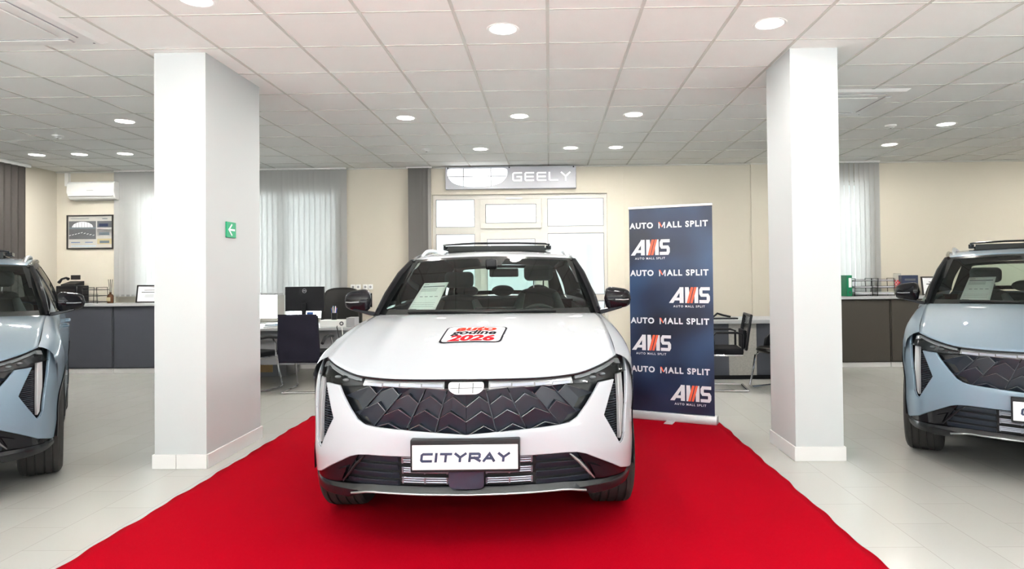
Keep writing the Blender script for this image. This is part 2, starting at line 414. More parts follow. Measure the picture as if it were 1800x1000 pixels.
EX = pch([.35, .6, 1.45, 1.8, 3.4, 4.1, 4.42], [.79, .80, .80, .862, .86, .77, .68])
def EZ(y):
    if y < 1.55:
        t = min(max((y - .40) / 1.15, 0), 1); return .958 + .160 * (1 - (1 - t) ** 1.7)
    return 1.118 + .022 * (y - 1.55)
SB = pch([.3, .46, .62, .85, 1.3, 3.6, 4.1, 4.35, 4.5], [.86, .895, .92, .932, .928, .932, .90, .83, .72])
def SX(y, z): return SB(y) * WZ(z)
def section(y, t, zb):      # t 0 (shoulder) .. 1 (bottom zb)
    ze, xe = EZ(y), EX(y); zt = ze - .10
    if t < .3:
        q = t / .3; a = Vector((xe, ze)); c = Vector((max(SX(y, zt) - .004, xe + .01), ze - .02)); b = Vector((SX(y, zt), zt))
        p = a * (1 - q) ** 2 + c * 2 * q * (1 - q) + b * q * q; return p.x, p.y
    z = zt + (zb - zt) * (t - .3) / .7; return SX(y, z), z
def zbot(y, base=.33):
    for yc in (.87, 3.57):
        if abs(y - yc) < .425: return max(base, .355 + math.sqrt(.425 ** 2 - (y - yc) ** 2))
    return base
def sidepanel(mb, y0, y1, sgn, step=.03):
    n = max(2, int((y1 - y0) / step))
    def fn(u, v):
        y = y0 + (y1 - y0) * u; x, z = section(y, v, zbot(y)); return (sgn * x, y, z)
    mb.grid(fn, n, 26)
# hood
HE = pch([0, .34, .54, .71, .79], [.882, .881, .889, .928, .958])
def HY0(x): return PLY(abs(sx(x))) + ZOFF(HE(abs(x))) - .012
def HY1(x): return 1.25 + .30 * (abs(x) / .80) ** 2.0
def HZ(x, y):
    a = min(abs(x), .80); y0, y1 = HY0(x), HY1(x); t = min(max((y - y0) / (y1 - y0), 0), 1)
    z0 = HE(a); z1 = 1.137 - .019 * (a / .8) ** 2
    z = z0 + (z1 - z0) * (1 - (1 - t) ** 1.75)
    q = (a - .52) / .07
    z += .012 * math.exp(-q * q) * math.sin(PI * min(1, t * 1.0)) ** .7
    z += .010 * math.exp(-(a / .35) ** 2) * math.sin(PI * t)
    return z
def hood_fn(u, v):
    x = (u * 2 - 1) * (.79 + .01 * min(1, v * 2)); v2 = v
    y = HY0(x) + (HY1(x) - HY0(x)) * v2
    return Vector((x, y, HZ(x, y)))
# greenhouse
RX = pch([2.1, 2.4, 3.0, 3.9, 4.3], [.652, .665, .672, .63, .575]); RZ = pch([2.1, 2.5, 3.0, 3.6, 4.0, 4.3], [1.52, 1.572, 1.598, 1.588, 1.548, 1.475])
def G(y, t, off=0.):
    yr = max(y, 2.14)
    bx_, bz = EX(y) - .004, EZ(y) - .002; rx, rz = RX(yr), RZ(yr)
    x = bx_ + (rx - bx_) * t + .022 * math.sin(PI * t); z = bz + (rz - bz) * t
    return Vector((x + off * .93, y, z + off * .35))
def WS(u, t, off=0.):   # windshield: u -1..1, t 0 (base) .. 1 (header)
    a = abs(u)
    b = Vector((.80 * u, 1.245 + .31 * a * a, 1.118)); h = Vector((.655 * u, 2.12 + .05 * a * a, 1.553 - .022 * a * a))
    p = b.lerp(h, t); p.z += .022 * math.sin(PI * t) * (1 - .5 * a * a); n = Vector((0, -.45, .89)); return p + n * off

def roof_z(x, y): 
    r = RX(y); return RZ(y) + .036 * (1 - min(1, abs(x) / r) ** 2) + .004

def add_part(name, m, root, sgn=None, **k):
    pass

def make_wheel(root, x, y, sgn):
    c = Vector((0, y, .355)); w = .1175
    t = MB(); R = .355
    prof = [(.245, -w + .005), (.275, -w - .006), (.315, -w - .008), (.338, -w + .002), (.350, -w + .016)]
    gro = [(-.072), (-.026), (.026), (.072)]
    for g in gro:
        prof += [(R, g - .006), (R - .009, g - .0045), (R - .009, g + .0045), (R, g + .006)]
    prof += [(.350, w - .016), (.338, w - .002), (.315, w + .008), (.275, w + .006), (.245, w - .005), (.235, w - .03), (.235, -w + .03), (.245, -w + .005)]
    t.lathe(prof, 56, Matrix.Translation((x, y, .355)), 'x'); tire = t.build('tire', 'rubber', root, ang=25)
    r = MB(); o = sgn
    r.lathe([(.238, w * o * .93), (.228, w * o * .8), (.222, 0), (.222, -w * o * .9)], 48, Matrix.Translation((x, y, .355)), 'x')
    for k in range(5):
        for d in (-.16, .16):
            a = 2 * PI * k / 5 + PI / 2; a2 = a + d
            p0 = Vector((x + o * .075, y + .05 * math.cos(a), .355 + .05 * math.sin(a))); p1 = Vector((x + o * .098, y + .228 * math.cos(a2), .355 + .228 * math.sin(a2)))
            r.tube([p0, p0.lerp(p1, .5) + Vector((o * .012, 0, 0)), p1], [.022, .016, .014], 6)
    r.lathe([(.0, o * .088), (.035, o * .09), (.06, o * .08), (.065, o * .05), (.05, 0)], 24, Matrix.Translation((x, y, .355)), 'x')
    rim = r.build('rim', 'rim', tire)
    b = MB(); b.lathe([(.05, o * .02), (.16, o * .02), (.16, o * .0), (.05, 0)], 32, Matrix.Translation((x, y, .355)), 'x'); b.build('brake_disc', 'steel', tire)
    return tire

def make_car():
    root = empty('car')
    P = 'white_paint'
    # ---- front bumper cover (painted)
    out = half([(0, .612), (.23, .627), (.46, .642), (.52, .650), (.562, .675), (.605, .725), (.655, .79), (.682, .832), (.768, .838),
                (.735, .755), (.703, .668), (.747, .588), (.794, .502), (.812, .512), (.826, .545), (.838, .70), (.852, .865), (.860, .925), (.872, .945), (.895, .94),
                (.897, .70), (.897, .45), (.885, .335), (.87, .335), (.80, .368), (.69, .437), (.60, .485), (.555, .498), (.50, .502), (0, .502)])
    m = MB(); patch(m, out, lambda s, z, o: FS(s, z, o), .03, .018)
    bump = m.build('front_bumper', P, root, ang=40, bevel=.004)
    # ---- dark core behind everything at the front
    m = MB(); patch(m, half([(0, .872), (.34, .872), (.54, .878), (.71, .915), (.79, .945), (.86, .93), (.885, .8), (.885, .4), (.85, .3), (.62, .285), (0, .325)]), lambda s, z, o: FS(s, z, o - .052), .05, .01)
    m.build('bumper_core', 'void', root)
    # ---- light bar under the hood edge
    m = MB(); patch(m, half([(.112, .872), (.34, .873), (.535, .879), (.535, .836), (.24, .832), (.112, .828)])[:6] if False else side([(.112, .874), (.34, .874), (.535, .880), (.545, .838), (.24, .834), (.112, .829)], 1), lambda s, z, o: FS(s, z, o - .012), .03, .03); m.build('light_bar', 'lamp_grey', root)
    m = MB(); patch(m, side([(.112, .874), (.34, .874), (.535, .880), (.545, .838), (.24, .834), (.112, .829)], -1), lambda s, z, o: FS(s, z, o - .012), .03, .03)
    bar = m.build('light_bar', 'lamp_grey', root)
    for sg in (1, -1):
        m = MB()
        for x0, x1 in ((.12, .225), (.232, .34), (.348, .43), (.438, .53)):
            patch(m, side([(x0, .851), (x1, .853), (x1, .841), (x0, .837)], sg), lambda s, z, o: FS(s, z, o - .007), .03, .01)
        patch(m, side([(.13, .871), (.33, .871), (.33, .866), (.13, .866)], sg), lambda s, z, o: FS(s, z, o - .009), .03, .01)
        m.build('light_strip', 'radiator', bar)
    # ---- emblem
    em = fillet([(-.088, .864), (.088, .864), (.090, .829), (.058, .806), (-.058, .806), (-.090, .829)], .016)
    m = MB(); patch(m, [(sx(a), b) for a, b in em], lambda s, z, o: FS(s, z, o + .006), .02, .03)
    emb = m.build('emblem', 'emblem', root, bevel=.002)
    m = MB()
    for x in (-.034, .034): patch(m, [(x - .0016, .812), (x + .0016, .812), (x + .0016, .860), (x - .0016, .860)], lambda s, z, o: FS(s, z, o + .0085), .02, 0)
    patch(m, [(-.08, .836), (.08, .836), (.08, .838), (-.08, .838)], lambda s, z, o: FS(s, z, o + .0085), .02, 0)
    m.build('emblem_line', 'lamp_dark', emb)
    # ---- grille
    GO = half([(0, .826), (.24, .832), (.545, .836), (.69, .85), (.70, .828), (.618, .715), (.565, .662), (.47, .634), (.23, .617), (0, .600)])
    m = MB(); patch(m, GO, lambda s, z, o: FS(s, z, o - .046), .04, .006)
    gr = m.build('grille', 'satin_black', root)
    bt = [0, .095, .205, .31, .43, .56]; bb = [0, .155, .31, .50, .64, .78]; ZT, ZB = .835, .615
    def zbt(x): return float(np.interp(abs(x), [0, .23, .47, .565, .618, .70], [.604, .619, .634, .664, .717, .83]))
    def ztp(x): return float(np.interp(abs(x), [0, .24, .545, .69], [.822, .832, .836, .85]))
    def bx_(k, z): return bt[k] + (bb[k] - bt[k]) * (ZT - z) / (ZT - ZB)
    PH = [0, .028, .026, .045, .03]
    for sg in (1, -1):
        m = MB(); me_ = MB()
        for k in range(5):
            dz = (.070, .068, .070, .080, .085)[k]
            for r in range(5):
                z0 = .60 + [0.0, .008, .010, .028, .02][k] + r * dz
                def pt(fr, zz, off):
                    x = bx_(k, zz) * (1 - fr) + bx_(k + 1, zz) * fr
                    zc = min(max(zz, zbt(x) - .004), ztp(x)); 
                    return sg * x, zc, off
                pk = .62; A = pt(0.02, z0 + (.0 if k == 0 else .006), -.026); Pk = pt(pk, z0 + .052, -.008); Bq = pt(.98, z0 + .018, -.024)
                A2 = pt(0.02, z0 - dz * .93, -.040); P2 = pt(pk, z0 - dz * .93 + .050, -.036); B2 = pt(.98, z0 - dz * .93 + .016, -.040)
                A3 = (A[0], A[1], -.05); P3 = (Pk[0], Pk[1], -.05); B3 = (Bq[0], Bq[1], -.05)
                if Pk[1] <= zbt(Pk[0]) - .001 or abs(A[0]) > .70 or (A2[1] >= ztp(A2[0]) - .002 and P2[1] >= ztp(P2[0]) - .002): continue
                if max(A[1] - A2[1], Pk[1] - P2[1], Bq[1] - B2[1]) < .008: continue
                def cl(p):
                    lim = float(np.interp(p[1], [.63, .66, .715, .83], [.50, .56, .615, .70])); return (math.copysign(min(abs(p[0]), lim + .02), sg), p[1], p[2])
                q = [FX(*cl(p)) for p in (A, Pk, Bq, A2, P2, B2, A3, P3, B3)]
                me_.tube([q[0], q[1], q[2]], .0014, 5)
                m.add(q, [(0, 1, 4, 3), (1, 2, 5, 4), (6, 7, 1, 0), (7, 8, 2, 1)])
        m.build('grille_scale', 'grille', gr, ang=5, weld=False)
        me_.build('scale_highlight', 'lamp_grey', gr)  # edge highlights put in as thin pale grey tubes
        m = MB()
        for k in range(1, 5):
            pts = []
            for i in range(9):
                z = ZT + (ZB - ZT) * i / 8; x = bx_(k, z)
                if z > zbt(x) and z < ztp(x) + .002: pts.append(FX(sg * x, z, -.016))
            if len(pts) > 1: m.tube(pts, .0035, 6)
        m.build('grille_bar', 'grille', gr)
    # ---- headlights with blade lamps and vents
    for sg in (1, -1):
        hl = [(.545, .838), (.54, .881), (.62, .900), (.71, .922), (.79, .952), (.845, .945), (.850, .87), (.775, .86), (.765, .842), (.69, .838), (.70, .855)]
        hl = [(.545, .838), (.54, .881), (.62, .900), (.71, .922), (.79, .952), (.85, .945), (.850, .868), (.78, .855), (.768, .842), (.684, .836), (.63, .832)]
        m = MB(); patch(m, side(hl, sg), lambda s, z, o: FS(s, z, o - .030), .03, .012)
        h = m.build('headlight', 'lamp_dark', root)
        m = MB()
        patch(m, side([(.56, .872), (.62, .885), (.71, .905), (.79, .936), (.825, .932), (.83, .905), (.80, .912), (.79, .918), (.71, .888), (.62, .870), (.56, .858)], sg), lambda s, z, o: FS(s, z, o - .016), .02, .012)
        m.build('daytime_strip', 'lamp_lens', h, bevel=.001)
        m = MB(); patch(m, side([(.79, .936), (.822, .930), (.828, .905), (.80, .911)], sg), lambda s, z, o: FS(s, z, o - .010), .02, .01)
        patch(m, side([(.58, .866), (.64, .877), (.64, .872), (.58, .861)], sg), lambda s, z, o: FS(s, z, o - .012), .02, .01)
        patch(m, side([(.67, .882), (.76, .912), (.76, .907), (.67, .877)], sg), lambda s, z, o: FS(s, z, o - .012), .02, .01)
        m.build('lamp_reflector', 'lamp_lens', h)
        for x, z in ((.66, .857), (.715, .868)):
            MB().ball(FX(sg * x, z, -.022), (.018, .010, .009), 12, 8).build('lamp_projector', 'lamp_grey', h)
        m = MB(); patch(m, side(hl, sg), lambda s, z, o: FS(s, z, o - .003), .03, 0)
        m.build('lamp_cover', 'clear', h)
        # vent
        vt = [(.768, .838), (.775, .862), (.852, .868), (.838, .70), (.826, .545), (.812, .512), (.794, .502), (.747, .588), (.703, .668), (.735, .755)]
        m = MB(); patch(m, side(vt, sg), lambda s, z, o: FS(s, z, o - .030), .03, .01)
        v = m.build('side_vent', 'gloss_black', root)
        m = MB()
        for e in range(len(vt)):     # frame wall of the recess
            a, b = vt[e], vt[(e + 1) % len(vt)]; q = [FX(sg * a[0], a[1], -.002), FX(sg * b[0], b[1], -.002), FX(sg * b[0], b[1], -.03), FX(sg * a[0], a[1], -.03)]; m.add(q, [(0, 1, 2, 3)])
        m.build('vent_frame', 'gloss_black', v)
        m = MB(); patch(m, side([(.795, .858), (.822, .862), (.824, .70), (.812, .545), (.80, .525), (.798, .62)], sg), lambda s, z, o: FS(s, z, o - .006), .03, .02)
        m.build('blade_lamp', 'lamp_lens', v, bevel=.002)
        m = MB()
        for i in range(22):
            z = .545 + i * .0125; xl = float(np.interp(z, [.53, .588, .668, .755, .838], [.782, .752, .712, .742, .77])); xr = .785 + .004
            if xr - xl > .008: patch(m, side([(xl, z), (xr, z), (xr, z + .004), (xl, z + .004)], sg), lambda s, zz, o: FS(s, zz, o - .018), .05, .006)
        m.build('vent_mesh', 'slat', v)
    # ---- lower intake
    m = MB(); patch(m, half([(0, .506), (.50, .506), (.56, .500), (.61, .485), (.70, .437), (.80, .372), (.875, .340), (.87, .300), (.62, .290), (0, .33)]), lambda s, z, o: FS(s, z, o - .050), .05, .006)
    li = m.build('lower_intake', 'void', root)
    for sg in (1, -1):
        for i in range(4):
            z = .480 - i * .042; m = MB()
            patch(m, side([(.352, z + .014), (.60 + .012 * i, z + .012), (.60 + .012 * i, z - .016), (.352, z - .018)], sg), lambda s, zz, o: FS(s, zz, o - .030 + (zz - z) * .5), .04, .012)
            m.build('intake_slat', 'slat', li, bevel=.002)
        for i in range(3):
            z = .478 - i * .052; m = MB()
            for dz in (0, .011, .022):
                m.tube([FX(sg * x, z - dz + .01, -.036) for x in (.095, .16, .22, .28, .335)], .0048, 8)
            for x in (.10, .215, .33): m.tube([FX(sg * x, z + .014, -.034), FX(sg * x, z - .018, -.034)], .005, 6)
            m.build('radiator_fin', 'radiator', li)
        m = MB()     # corner wing, gloss black
        w = [(.56, .497), (.61, .483), (.70, .435), (.80, .370), (.872, .338), (.84, .325), (.70, .335), (.655, .345)]
        patch(m, side(w, sg), lambda s, z, o: FS(s, z, o - .012), .03, .03); wg = m.build('corner_wing', 'gloss_black', root, ang=30, bevel=.002)
        m = MB(); m.tube([FX(sg * x, z, .002) for x, z in ((.515, .497), (.56, .455), (.605, .400), (.645, .350))], [.004, .009, .009, .004], 8); m.build('wing_blade', 'satin_black' if sg < 0 else 'lamp_grey', wg)
        m = MB(); patch(m, side([(.62, .43), (.69, .40), (.70, .36), (.65, .36)], sg), lambda s, z, o: FS(s, z, o + .004), .03, .01); m.build('wing_facet', 'gloss_black', wg)
    # radar cover
    m = MB(); patch(m, fillet([(-.088, .445), (.088, .445), (.088, .352), (.07, .338), (-.07, .338), (-.088, .352)], .012), lambda s, z, o: FS(s, z, o - .005), .02, .02); m.build('sensor_cover', 'sensor', root, bevel=.003)
    # front lip
    m = MB(); patch(m, half([(0, .345), (.50, .342), (.60, .335), (.70, .330), (.84, .322), (.878, .338), (.893, .332), (.893, .285), (.84, .268), (.72, .262), (.63, .262), (.54, .298), (0, .302)]), lambda s, z, o: FS(s, z, o - .006 - max(0, (z - .315)) * .9), .03, .03)
    lip = m.build('front_lip', 'satin_black', root, bevel=.003)
    m = MB(); m.tube([FX(x, .312 - .02 * max(0, abs(x) - .5) / .1, .004) for x in np.linspace(-.60, .60, 31)], .006, 8); m.build('lip_trim', 'lamp_grey', lip)
    m = MB(); m.grid(lambda u, v: ((u * 2 - 1) * .80, .10 + PLY(abs(sx((u * 2 - 1) * .80))) + .02 + v * .25, .275 - v * .05), 24, 2); m.build('under_tray', 'void', root)
    # ---- plate
    m = MB(); m.box((-.268, -.022, .438), (.268, .030, .598)); ph = m.build('number_plate', 'black_plastic', root, bevel=.006)
    for i in range(4): pass
    m = MB(); m.box((-.258, -.026, .452), (.258, -.020, .572)); pw = m.build('plate_panel', 'plate_white', ph, bevel=.002)
    m = MB(); letters(m, 'CITYRAY', .047, .034, .0235, .0125, lambda a, b: Vector((a * 1.0 + b * .12, -.0275, .512 + b))); m.build('plate_lettering', 'navy', pw, weld=False)
    # ---- hood
    m = MB(); m.grid(hood_fn, 60, 36); hood = m.build('hood', P, root, ang=50, thick=.012)
    m = MB(); m.tube([hood_fn(u, 0) + Vector((0, .004, -.009)) for u in np.linspace(0, 1, 41)], .006, 6); m.build('hood_seal', 'satin_black', hood)
    # sticker
    def HP(a, b, o=.002): 
        y = .60 + b; x = a + b * .10 - .012; return Vector((x, y, HZ(x, y) + .001 + o))
    ol = fillet([(-.178, -.137), (.178, -.137), (.182, .137), (-.182, .137)], .035)
    m = MB(); patch(m, ol, lambda a, b, o: HP(a, b, .001 + o), .04, 0); st = m.build('hood_sticker', 'black_print', hood)
    m = MB(); patch(m, [(a * .935, b * .915) for a, b in ol], lambda a, b, o: HP(a, b, .0025 + o), .04, 0); m.build('sticker_face', 'plate_white', st)
    for txt, b0, mm in (('auto', .082, 'sticker_orange'), ('godine', 0, 'black_print'), ('2026', -.082, 'sticker_red')):
        m = MB(); font(m, txt, .10 if txt == 'godine' else .115, lambda a, b: HP(a, b + b0 + (.012 if txt == 'godine' else 0), .004), .006 if txt != 'godine' else .004, .15, sx={'auto': 1.12, 'godine': .95, '2026': 1.12}[txt]); m.build('sticker_lettering', mm, st, weld=False)
    # ---- sides
    for sg in (1, -1):
        m = MB(); sidepanel(m, .462, 1.47, sg); m.build('fender', P, root, ang=50)
        m = MB(); m.grid(lambda u, v: (sg * (EX(.40) - .006 + (section(.466, v * .6, .6)[0] - EX(.40) + .006) * 1) if False else sg * section(.40 + .066 * u, v * .38, .6)[0], .40 + .066 * u, section(.40 + .066 * u, v * .38, .6)[1] - .0), 3, 8); m.build('fender_tip', P, root)
        for nm, y0, y1 in (('front_door', 1.476, 2.47), ('rear_door', 2.476, 3.42)):
            m = MB(); sidepanel(m, y0, y1, sg); d = m.build(nm, P, root, ang=50)
            m = MB(); y = y1 - .2; x0 = SX(y, .98) + .012
            m.tube([(sg * (x0 - .015), y - .10, .985), (sg * (x0 + .018), y - .09, .987), (sg * (x0 + .022), y, .99), (sg * (x0 + .018), y + .09, .992), (sg * (x0 - .015), y + .10, .992)], .011, 8); m.build('door_handle', P, d)
            m = MB()
            w = [(1.80, .05), (2.40, .05), (2.40, .88), (2.28, .88)] if nm == 'front_door' else [(2.50, .05), (3.36, .05), (3.30, .86), (2.50, .88)]
            patch(m, fillet(w, .03), lambda a, b, o: (lambda p: Vector((sg * p.x, p.y, p.z)))(G(a, b, o - .006)), .08, 0); m.build('door_window', 'cabin_glass', d)
        m = MB(); sidepanel(m, 3.426, 4.44, sg); m.build('rear_quarter', P, root, ang=50)
        # window surround with real openings
        hol = [fillet([(1.80, .05), (2.40, .05), (2.40, .88), (2.28, .88)], .03), fillet([(2.50, .05), (3.36, .05), (3.30, .86), (2.50, .88)], .03), fillet([(3.46, .12), (3.98, .2), (3.90, .70), (3.42, .84)], .04)]
        m = MB(); patch(m, [(1.58, .0), (4.3, .0), (4.22, .985), (2.17, .985)], lambda a, b, o: (lambda p: Vector((sg * p.x, p.y, p.z)))(G(a, b, o)), .09, .02, hol); m.build('window_surround', 'frit', root)
        m = MB(); patch(m, hol[2], lambda a, b, o: (lambda p: Vector((sg * p.x, p.y, p.z)))(G(a, b, o - .006)), .1, 0); m.build('quarter_window', 'cabin_glass', root)
        # A pillar and cant rail
        m = MB(); pts = [Vector((sg * .806, 1.50, 1.112)), Vector((sg * .770, 1.70, 1.262)), Vector((sg * .722, 1.93, 1.410)), Vector((sg * .672, 2.16, 1.516))]
        m.tube(pts, [.020, .024, .024, .022], 10); m.build('a_pillar', 'gloss_black', root)
        m = MB(); m.tube([Vector((sg * RX(max(2.14, y)), y, RZ(max(y, 2.14)) - .004)) for y in np.linspace(2.15, 4.28, 16)], .018, 8); m.build('cant_rail', 'frit', root)
        m = MB(); ys = np.linspace(2.32, 4.05, 20)
        m.tube([Vector((sg * (RX(y) - .05), y, RZ(y) + .010 + .026 * min(1, math.sin(PI * (i / 19)) * 2.2))) for i, y in enumerate(ys)], [.010 + .006 * min(1, math.sin(PI * i / 19) * 3) for i in range(20)], 10); m.build('roof_rail', 'silver', root)
        # beltline trim
        m = MB(); m.tube([Vector((sg * (EX(y) + .002), y, EZ(y) + .004)) for y in np.linspace(1.62, 4.0, 16)], .006, 6); m.build('belt_trim', 'gloss_black', root)
        # arch cladding and sill
        for yc in (.87, 3.57):
            m = MB()
            def ar(u, v):
                a = PI * (-.02 + 1.04 * u); r = .372 + .056 * (v if v < 1 else 1); y = yc - r * math.cos(a); z = max(.355 + r * math.sin(a), .22)
                yy = max(.47, min(y, 4.4)); return (sg * (SX(yy, max(z, .3)) + .006 - (.035 if v == 0 else 0)), max(y, .448), z)
            m.grid(ar, 30, 3); m.build('arch_cladding', 'cladding', root, ang=60)
        m = MB(); m.grid(lambda u, v: (sg * (SX(1.29 + 1.86 * u, .33) + .006 - .10 * max(0, v - .4)), 1.27 + 1.90 * u, .345 - .15 * v), 12, 4); m.build('sill_cladding', 'cladding', root)
        # liners
        m = MB()
        for yc in (.87, 3.57):
            m.grid(lambda u, v: (sg * (.60 + .27 * v), yc - .40 * math.cos(PI * u), .30 + .43 * math.sin(PI * u)), 16, 1)
        m.build('wheel_liner', 'void', root)
        # mirror
        def mi(u, v):
            a = 2 * PI * v; t = u; w = .088 * (1 - abs(2 * t - 1) ** 4) ** .38 + .001
            cx = .855 + .205 * t; h = w * (1.05 - .30 * t); cz = 1.222 - .004 * t
            return (sg * cx, 1.56 + .02 * t + w * .75 * math.cos(a) + .03 * t, cz + h * math.sin(a) * (1.0 if math.sin(a) > 0 else .92))
        m = MB(); m.grid(mi, 16, 20); mr = m.build('side_mirror', 'gloss_black', root, ang=60)
        m = MB(); m.prism([(.80, 1.135), (.86, 1.145), (.985, 1.165), (.985, 1.150), (.86, 1.115), (.80, 1.105)], 1.545, 1.60, 'y', Matrix.Scale(sg, 4, (1, 0, 0))); m.build('mirror_foot', 'gloss_black', mr, bevel=.004)
        m = MB(); m.tube([(sg * .93, 1.503, 1.215), (sg * .99, 1.508, 1.212), (sg * 1.03, 1.525, 1.214)], .004, 8); m.build('mirror_indicator', 'lamp_lens', mr)
        m = MB(); m.add([(sg * .87, 1.648, 1.17), (sg * 1.04, 1.658, 1.18), (sg * 1.04, 1.658, 1.265), (sg * .87, 1.648, 1.275)], [(0, 1, 2, 3)]); m.build('mirror_glass', 'chrome', mr)
        for y in (.87, 3.57): make_wheel(root, sg * .792, y, sg)
    # ---- windshield
    m = MB(); m.grid(lambda u, v: WS(u * 2 - 1, v), 24, 12); ws = m.build('windshield', 'windshield', root, ang=80)
    m = MB()
    def ring(u, v, k):
        return WS(u, v, .0015)
    NU, NV = 40, 24
    def fr_in(u, t): 
        return abs(u) < .955 - .035 * t and .085 < t < .955 and not (abs(u) < .17 - (.955 - t) * .35 and t > .80)
    vs = {}; V = []; Fq = []
    us = list(np.linspace(-1, 1, 81)); tsx = list(np.linspace(0, 1, 61))
    def vid(i, j):
        if (i, j) not in vs: vs[(i, j)] = len(V); V.append(WS(us[i], tsx[j], .002))
        return vs[(i, j)]
    for i in range(80):
        for j in range(60):
            if not fr_in((us[i] + us[i + 1]) / 2, (tsx[j] + tsx[j + 1]) / 2): Fq.append((vid(i, j), vid(i + 1, j), vid(i + 1, j + 1), vid(i, j + 1)))
    m.add(V, Fq); m.build('windshield_border', 'frit', ws)
    for a, b in ((-.70, .02), (-.05, .62)):
        m = MB(); m.tube([WS(u, .035 + .01 * math.sin((u - a) * 5), .008) for u in np.linspace(a, b, 10)], .006, 6); m.build('wiper', 'black_plastic', root)
    m = MB(); m.grid(lambda u, v: Vector(((u * 2 - 1) * .80, 1.235 + .31 * (u * 2 - 1) ** 2 + .10 * (v - .6), 1.112 + .0 * v)), 20, 2); m.build('cowl', 'satin_black', root)
    # ---- roof
    def rf(u, v):
        x0 = u * 2 - 1; y = 2.13 + .05 * x0 * x0 + (4.22 - 2.13) * v; x = x0 * RX(max(y, 2.14)); return Vector((x, y, roof_z(x, max(y, 2.14)) - (.006 if v == 0 else 0)))
    m = MB(); m.grid(rf, 24, 40); rfo = m.build('roof', P, root, ang=60, thick=.01)
    m = MB(); m.grid(lambda u, v: rf(.03 + u * .94, .02 + v * .95) - Vector((0, 0, .032)), 12, 12); m.build('headliner', 'cabin_grey', root)
    m = MB(); m.grid(lambda u, v: (lambda p: Vector((p.x, p.y, p.z + .004)))(rf(.16 + .68 * u, .16 + .62 * v)), 12, 20); m.build('roof_glass', 'frit', rfo)
    m = MB()   # raised sunroof panel with its wind deflector
    m.grid(lambda u, v: Vector(((u * 2 - 1) * .455, 2.72 + .55 * v, 1.670 - .022 * (u * 2 - 1) ** 2 + .010 * v)), 16, 4)
    sr = m.build('sunroof_panel', 'frit', rfo, thick=.026, bevel=.006)
    m = MB(); m.tube([(-.475, 2.86, 1.640), (-.478, 2.70, 1.676), (-.44, 2.655, 1.680), (-.2, 2.632, 1.688), (.2, 2.632, 1.688), (.44, 2.655, 1.680), (.478, 2.70, 1.676), (.475, 2.86, 1.640)], .0095, 8); m.build('wind_deflector', 'satin_black', sr)
    
    for x in (-.475, .475): MB().box((x - .025, 2.80, 1.635), (x + .025, 3.1, 1.672)).build('sunroof_hinge', 'satin_black', sr, bevel=.005)
    m = MB(); m.box((-.44, 2.70, 1.60), (.44, 2.735, 1.668)); m.build('sunroof_gap_shade', 'cabin_dark', sr)  # dark block stands in for the shade in the gap under the panel
    m = MB(); m.prism([(3.95, 1.595), (3.99, 1.655), (4.03, 1.655), (4.07, 1.59)], -.012, .012, 'x'); m.build('roof_fin', 'gloss_black', rfo, bevel=.003)
    # ---- rear
    def rw(u, v):
        x0 = u * 2 - 1; xa = .575 + (.69 - .575) * v; return Vector((x0 * xa, 4.225 + .03 * (1 - x0 * x0) + .19 * v, 1.488 + .03 * (1 - x0 * x0) - .34 * v))
    m = MB(); patch(m, [(0, 0), (1, 0), (1, 1), (0, 1)], lambda a, b, o: rw(a, b) + Vector((0, o, 0)), .1, .02, [fillet([(.09, .10), (.91, .10), (.88, .86), (.12, .86)], .05)]); rwf = m.build('rear_window_frame', 'frit', root)
    m = MB(); m.grid(lambda u, v: rw(.07 + .86 * u, .07 + .84 * v) + Vector((0, -.012, 0)), 10, 6); m.build('rear_window', 'rear_glass', rwf)
    def rb(u, v):
        x0 = u * 2 - 1; z = 1.16 - .84 * v; ex = abs(x0); y = 4.42 + .08 * math.sin(PI * min(1, v * 1.1)) ** .8 + .03 * (1 - ex ** 2) - .10 * max(0, ex - .85) / .15
        return Vector((x0 * (.68 + .20 * min(1, v * 4) - .0) * 1.0, y, z))
    m = MB(); m.grid(rb, 24, 16); tg = m.build('tailgate', P, root, ang=60)
    m = MB(); m.grid(lambda u, v: rb(u, .16 + .10 * v) + Vector((0, .012, 0)), 24, 2); m.build('tail_lamp', 'taillamp', tg, thick=.02)
    m = MB(); m.grid(lambda u, v: rb(.03 + .94 * u, .78 + .22 * v) + Vector((0, .02, -.06 * v)), 16, 3); m.build('rear_cladding', 'cladding', tg, thick=.03)
    # ---- cabin
    m = MB()
    m.box((-.78, 1.30, .28), (.78, 4.35, .33)); m.box((-.80, 1.62, .33), (-.76, 4.2, 1.10)); m.box((.76, 1.62, .33), (.80, 4.2, 1.10)); m.box((-.78, 4.28, .33), (.78, 4.32, 1.12))
    m.box((-.60, .60, .20), (.60, 4.2, .28)); m.box((-.70, .35, .30), (.70, 1.30, .86))
    m.build('cabin_tub', 'cabin_dark', root)
    m = MB(); m.prism([(1.30, .60), (1.33, 1.085), (1.55, 1.098), (1.80, 1.07), (1.92, 1.02), (1.95, .93), (1.85, .75), (1.7, .6)], -.76, .76, 'x'); m.build('dashboard', 'cabin_dark', root, bevel=.02, bseg=3)
    m = MB(); m.box((-.12, 1.86, 1.03), (.20, 1.875, 1.15)); m.build('center_screen', 'frit', root, bevel=.004)
    m = MB(); c = Vector((.38, 2.02, .985)); ax = Vector((0, -.92, .38)).normalized(); e1 = Vector((1, 0, 0)); e2 = ax.cross(e1)
    m.tube([c + (e1 * math.cos(a) + e2 * math.sin(a)) * .18 for a in np.linspace(0, 2 * PI, 41)], .0145, 10, False)
    m.tube([c - e1 * .17, c, c + e1 * .17], .018, 8); m.ball(c, (.06, .03, .05), 12, 8); m.tube([c, c + ax * .25], .03, 8)
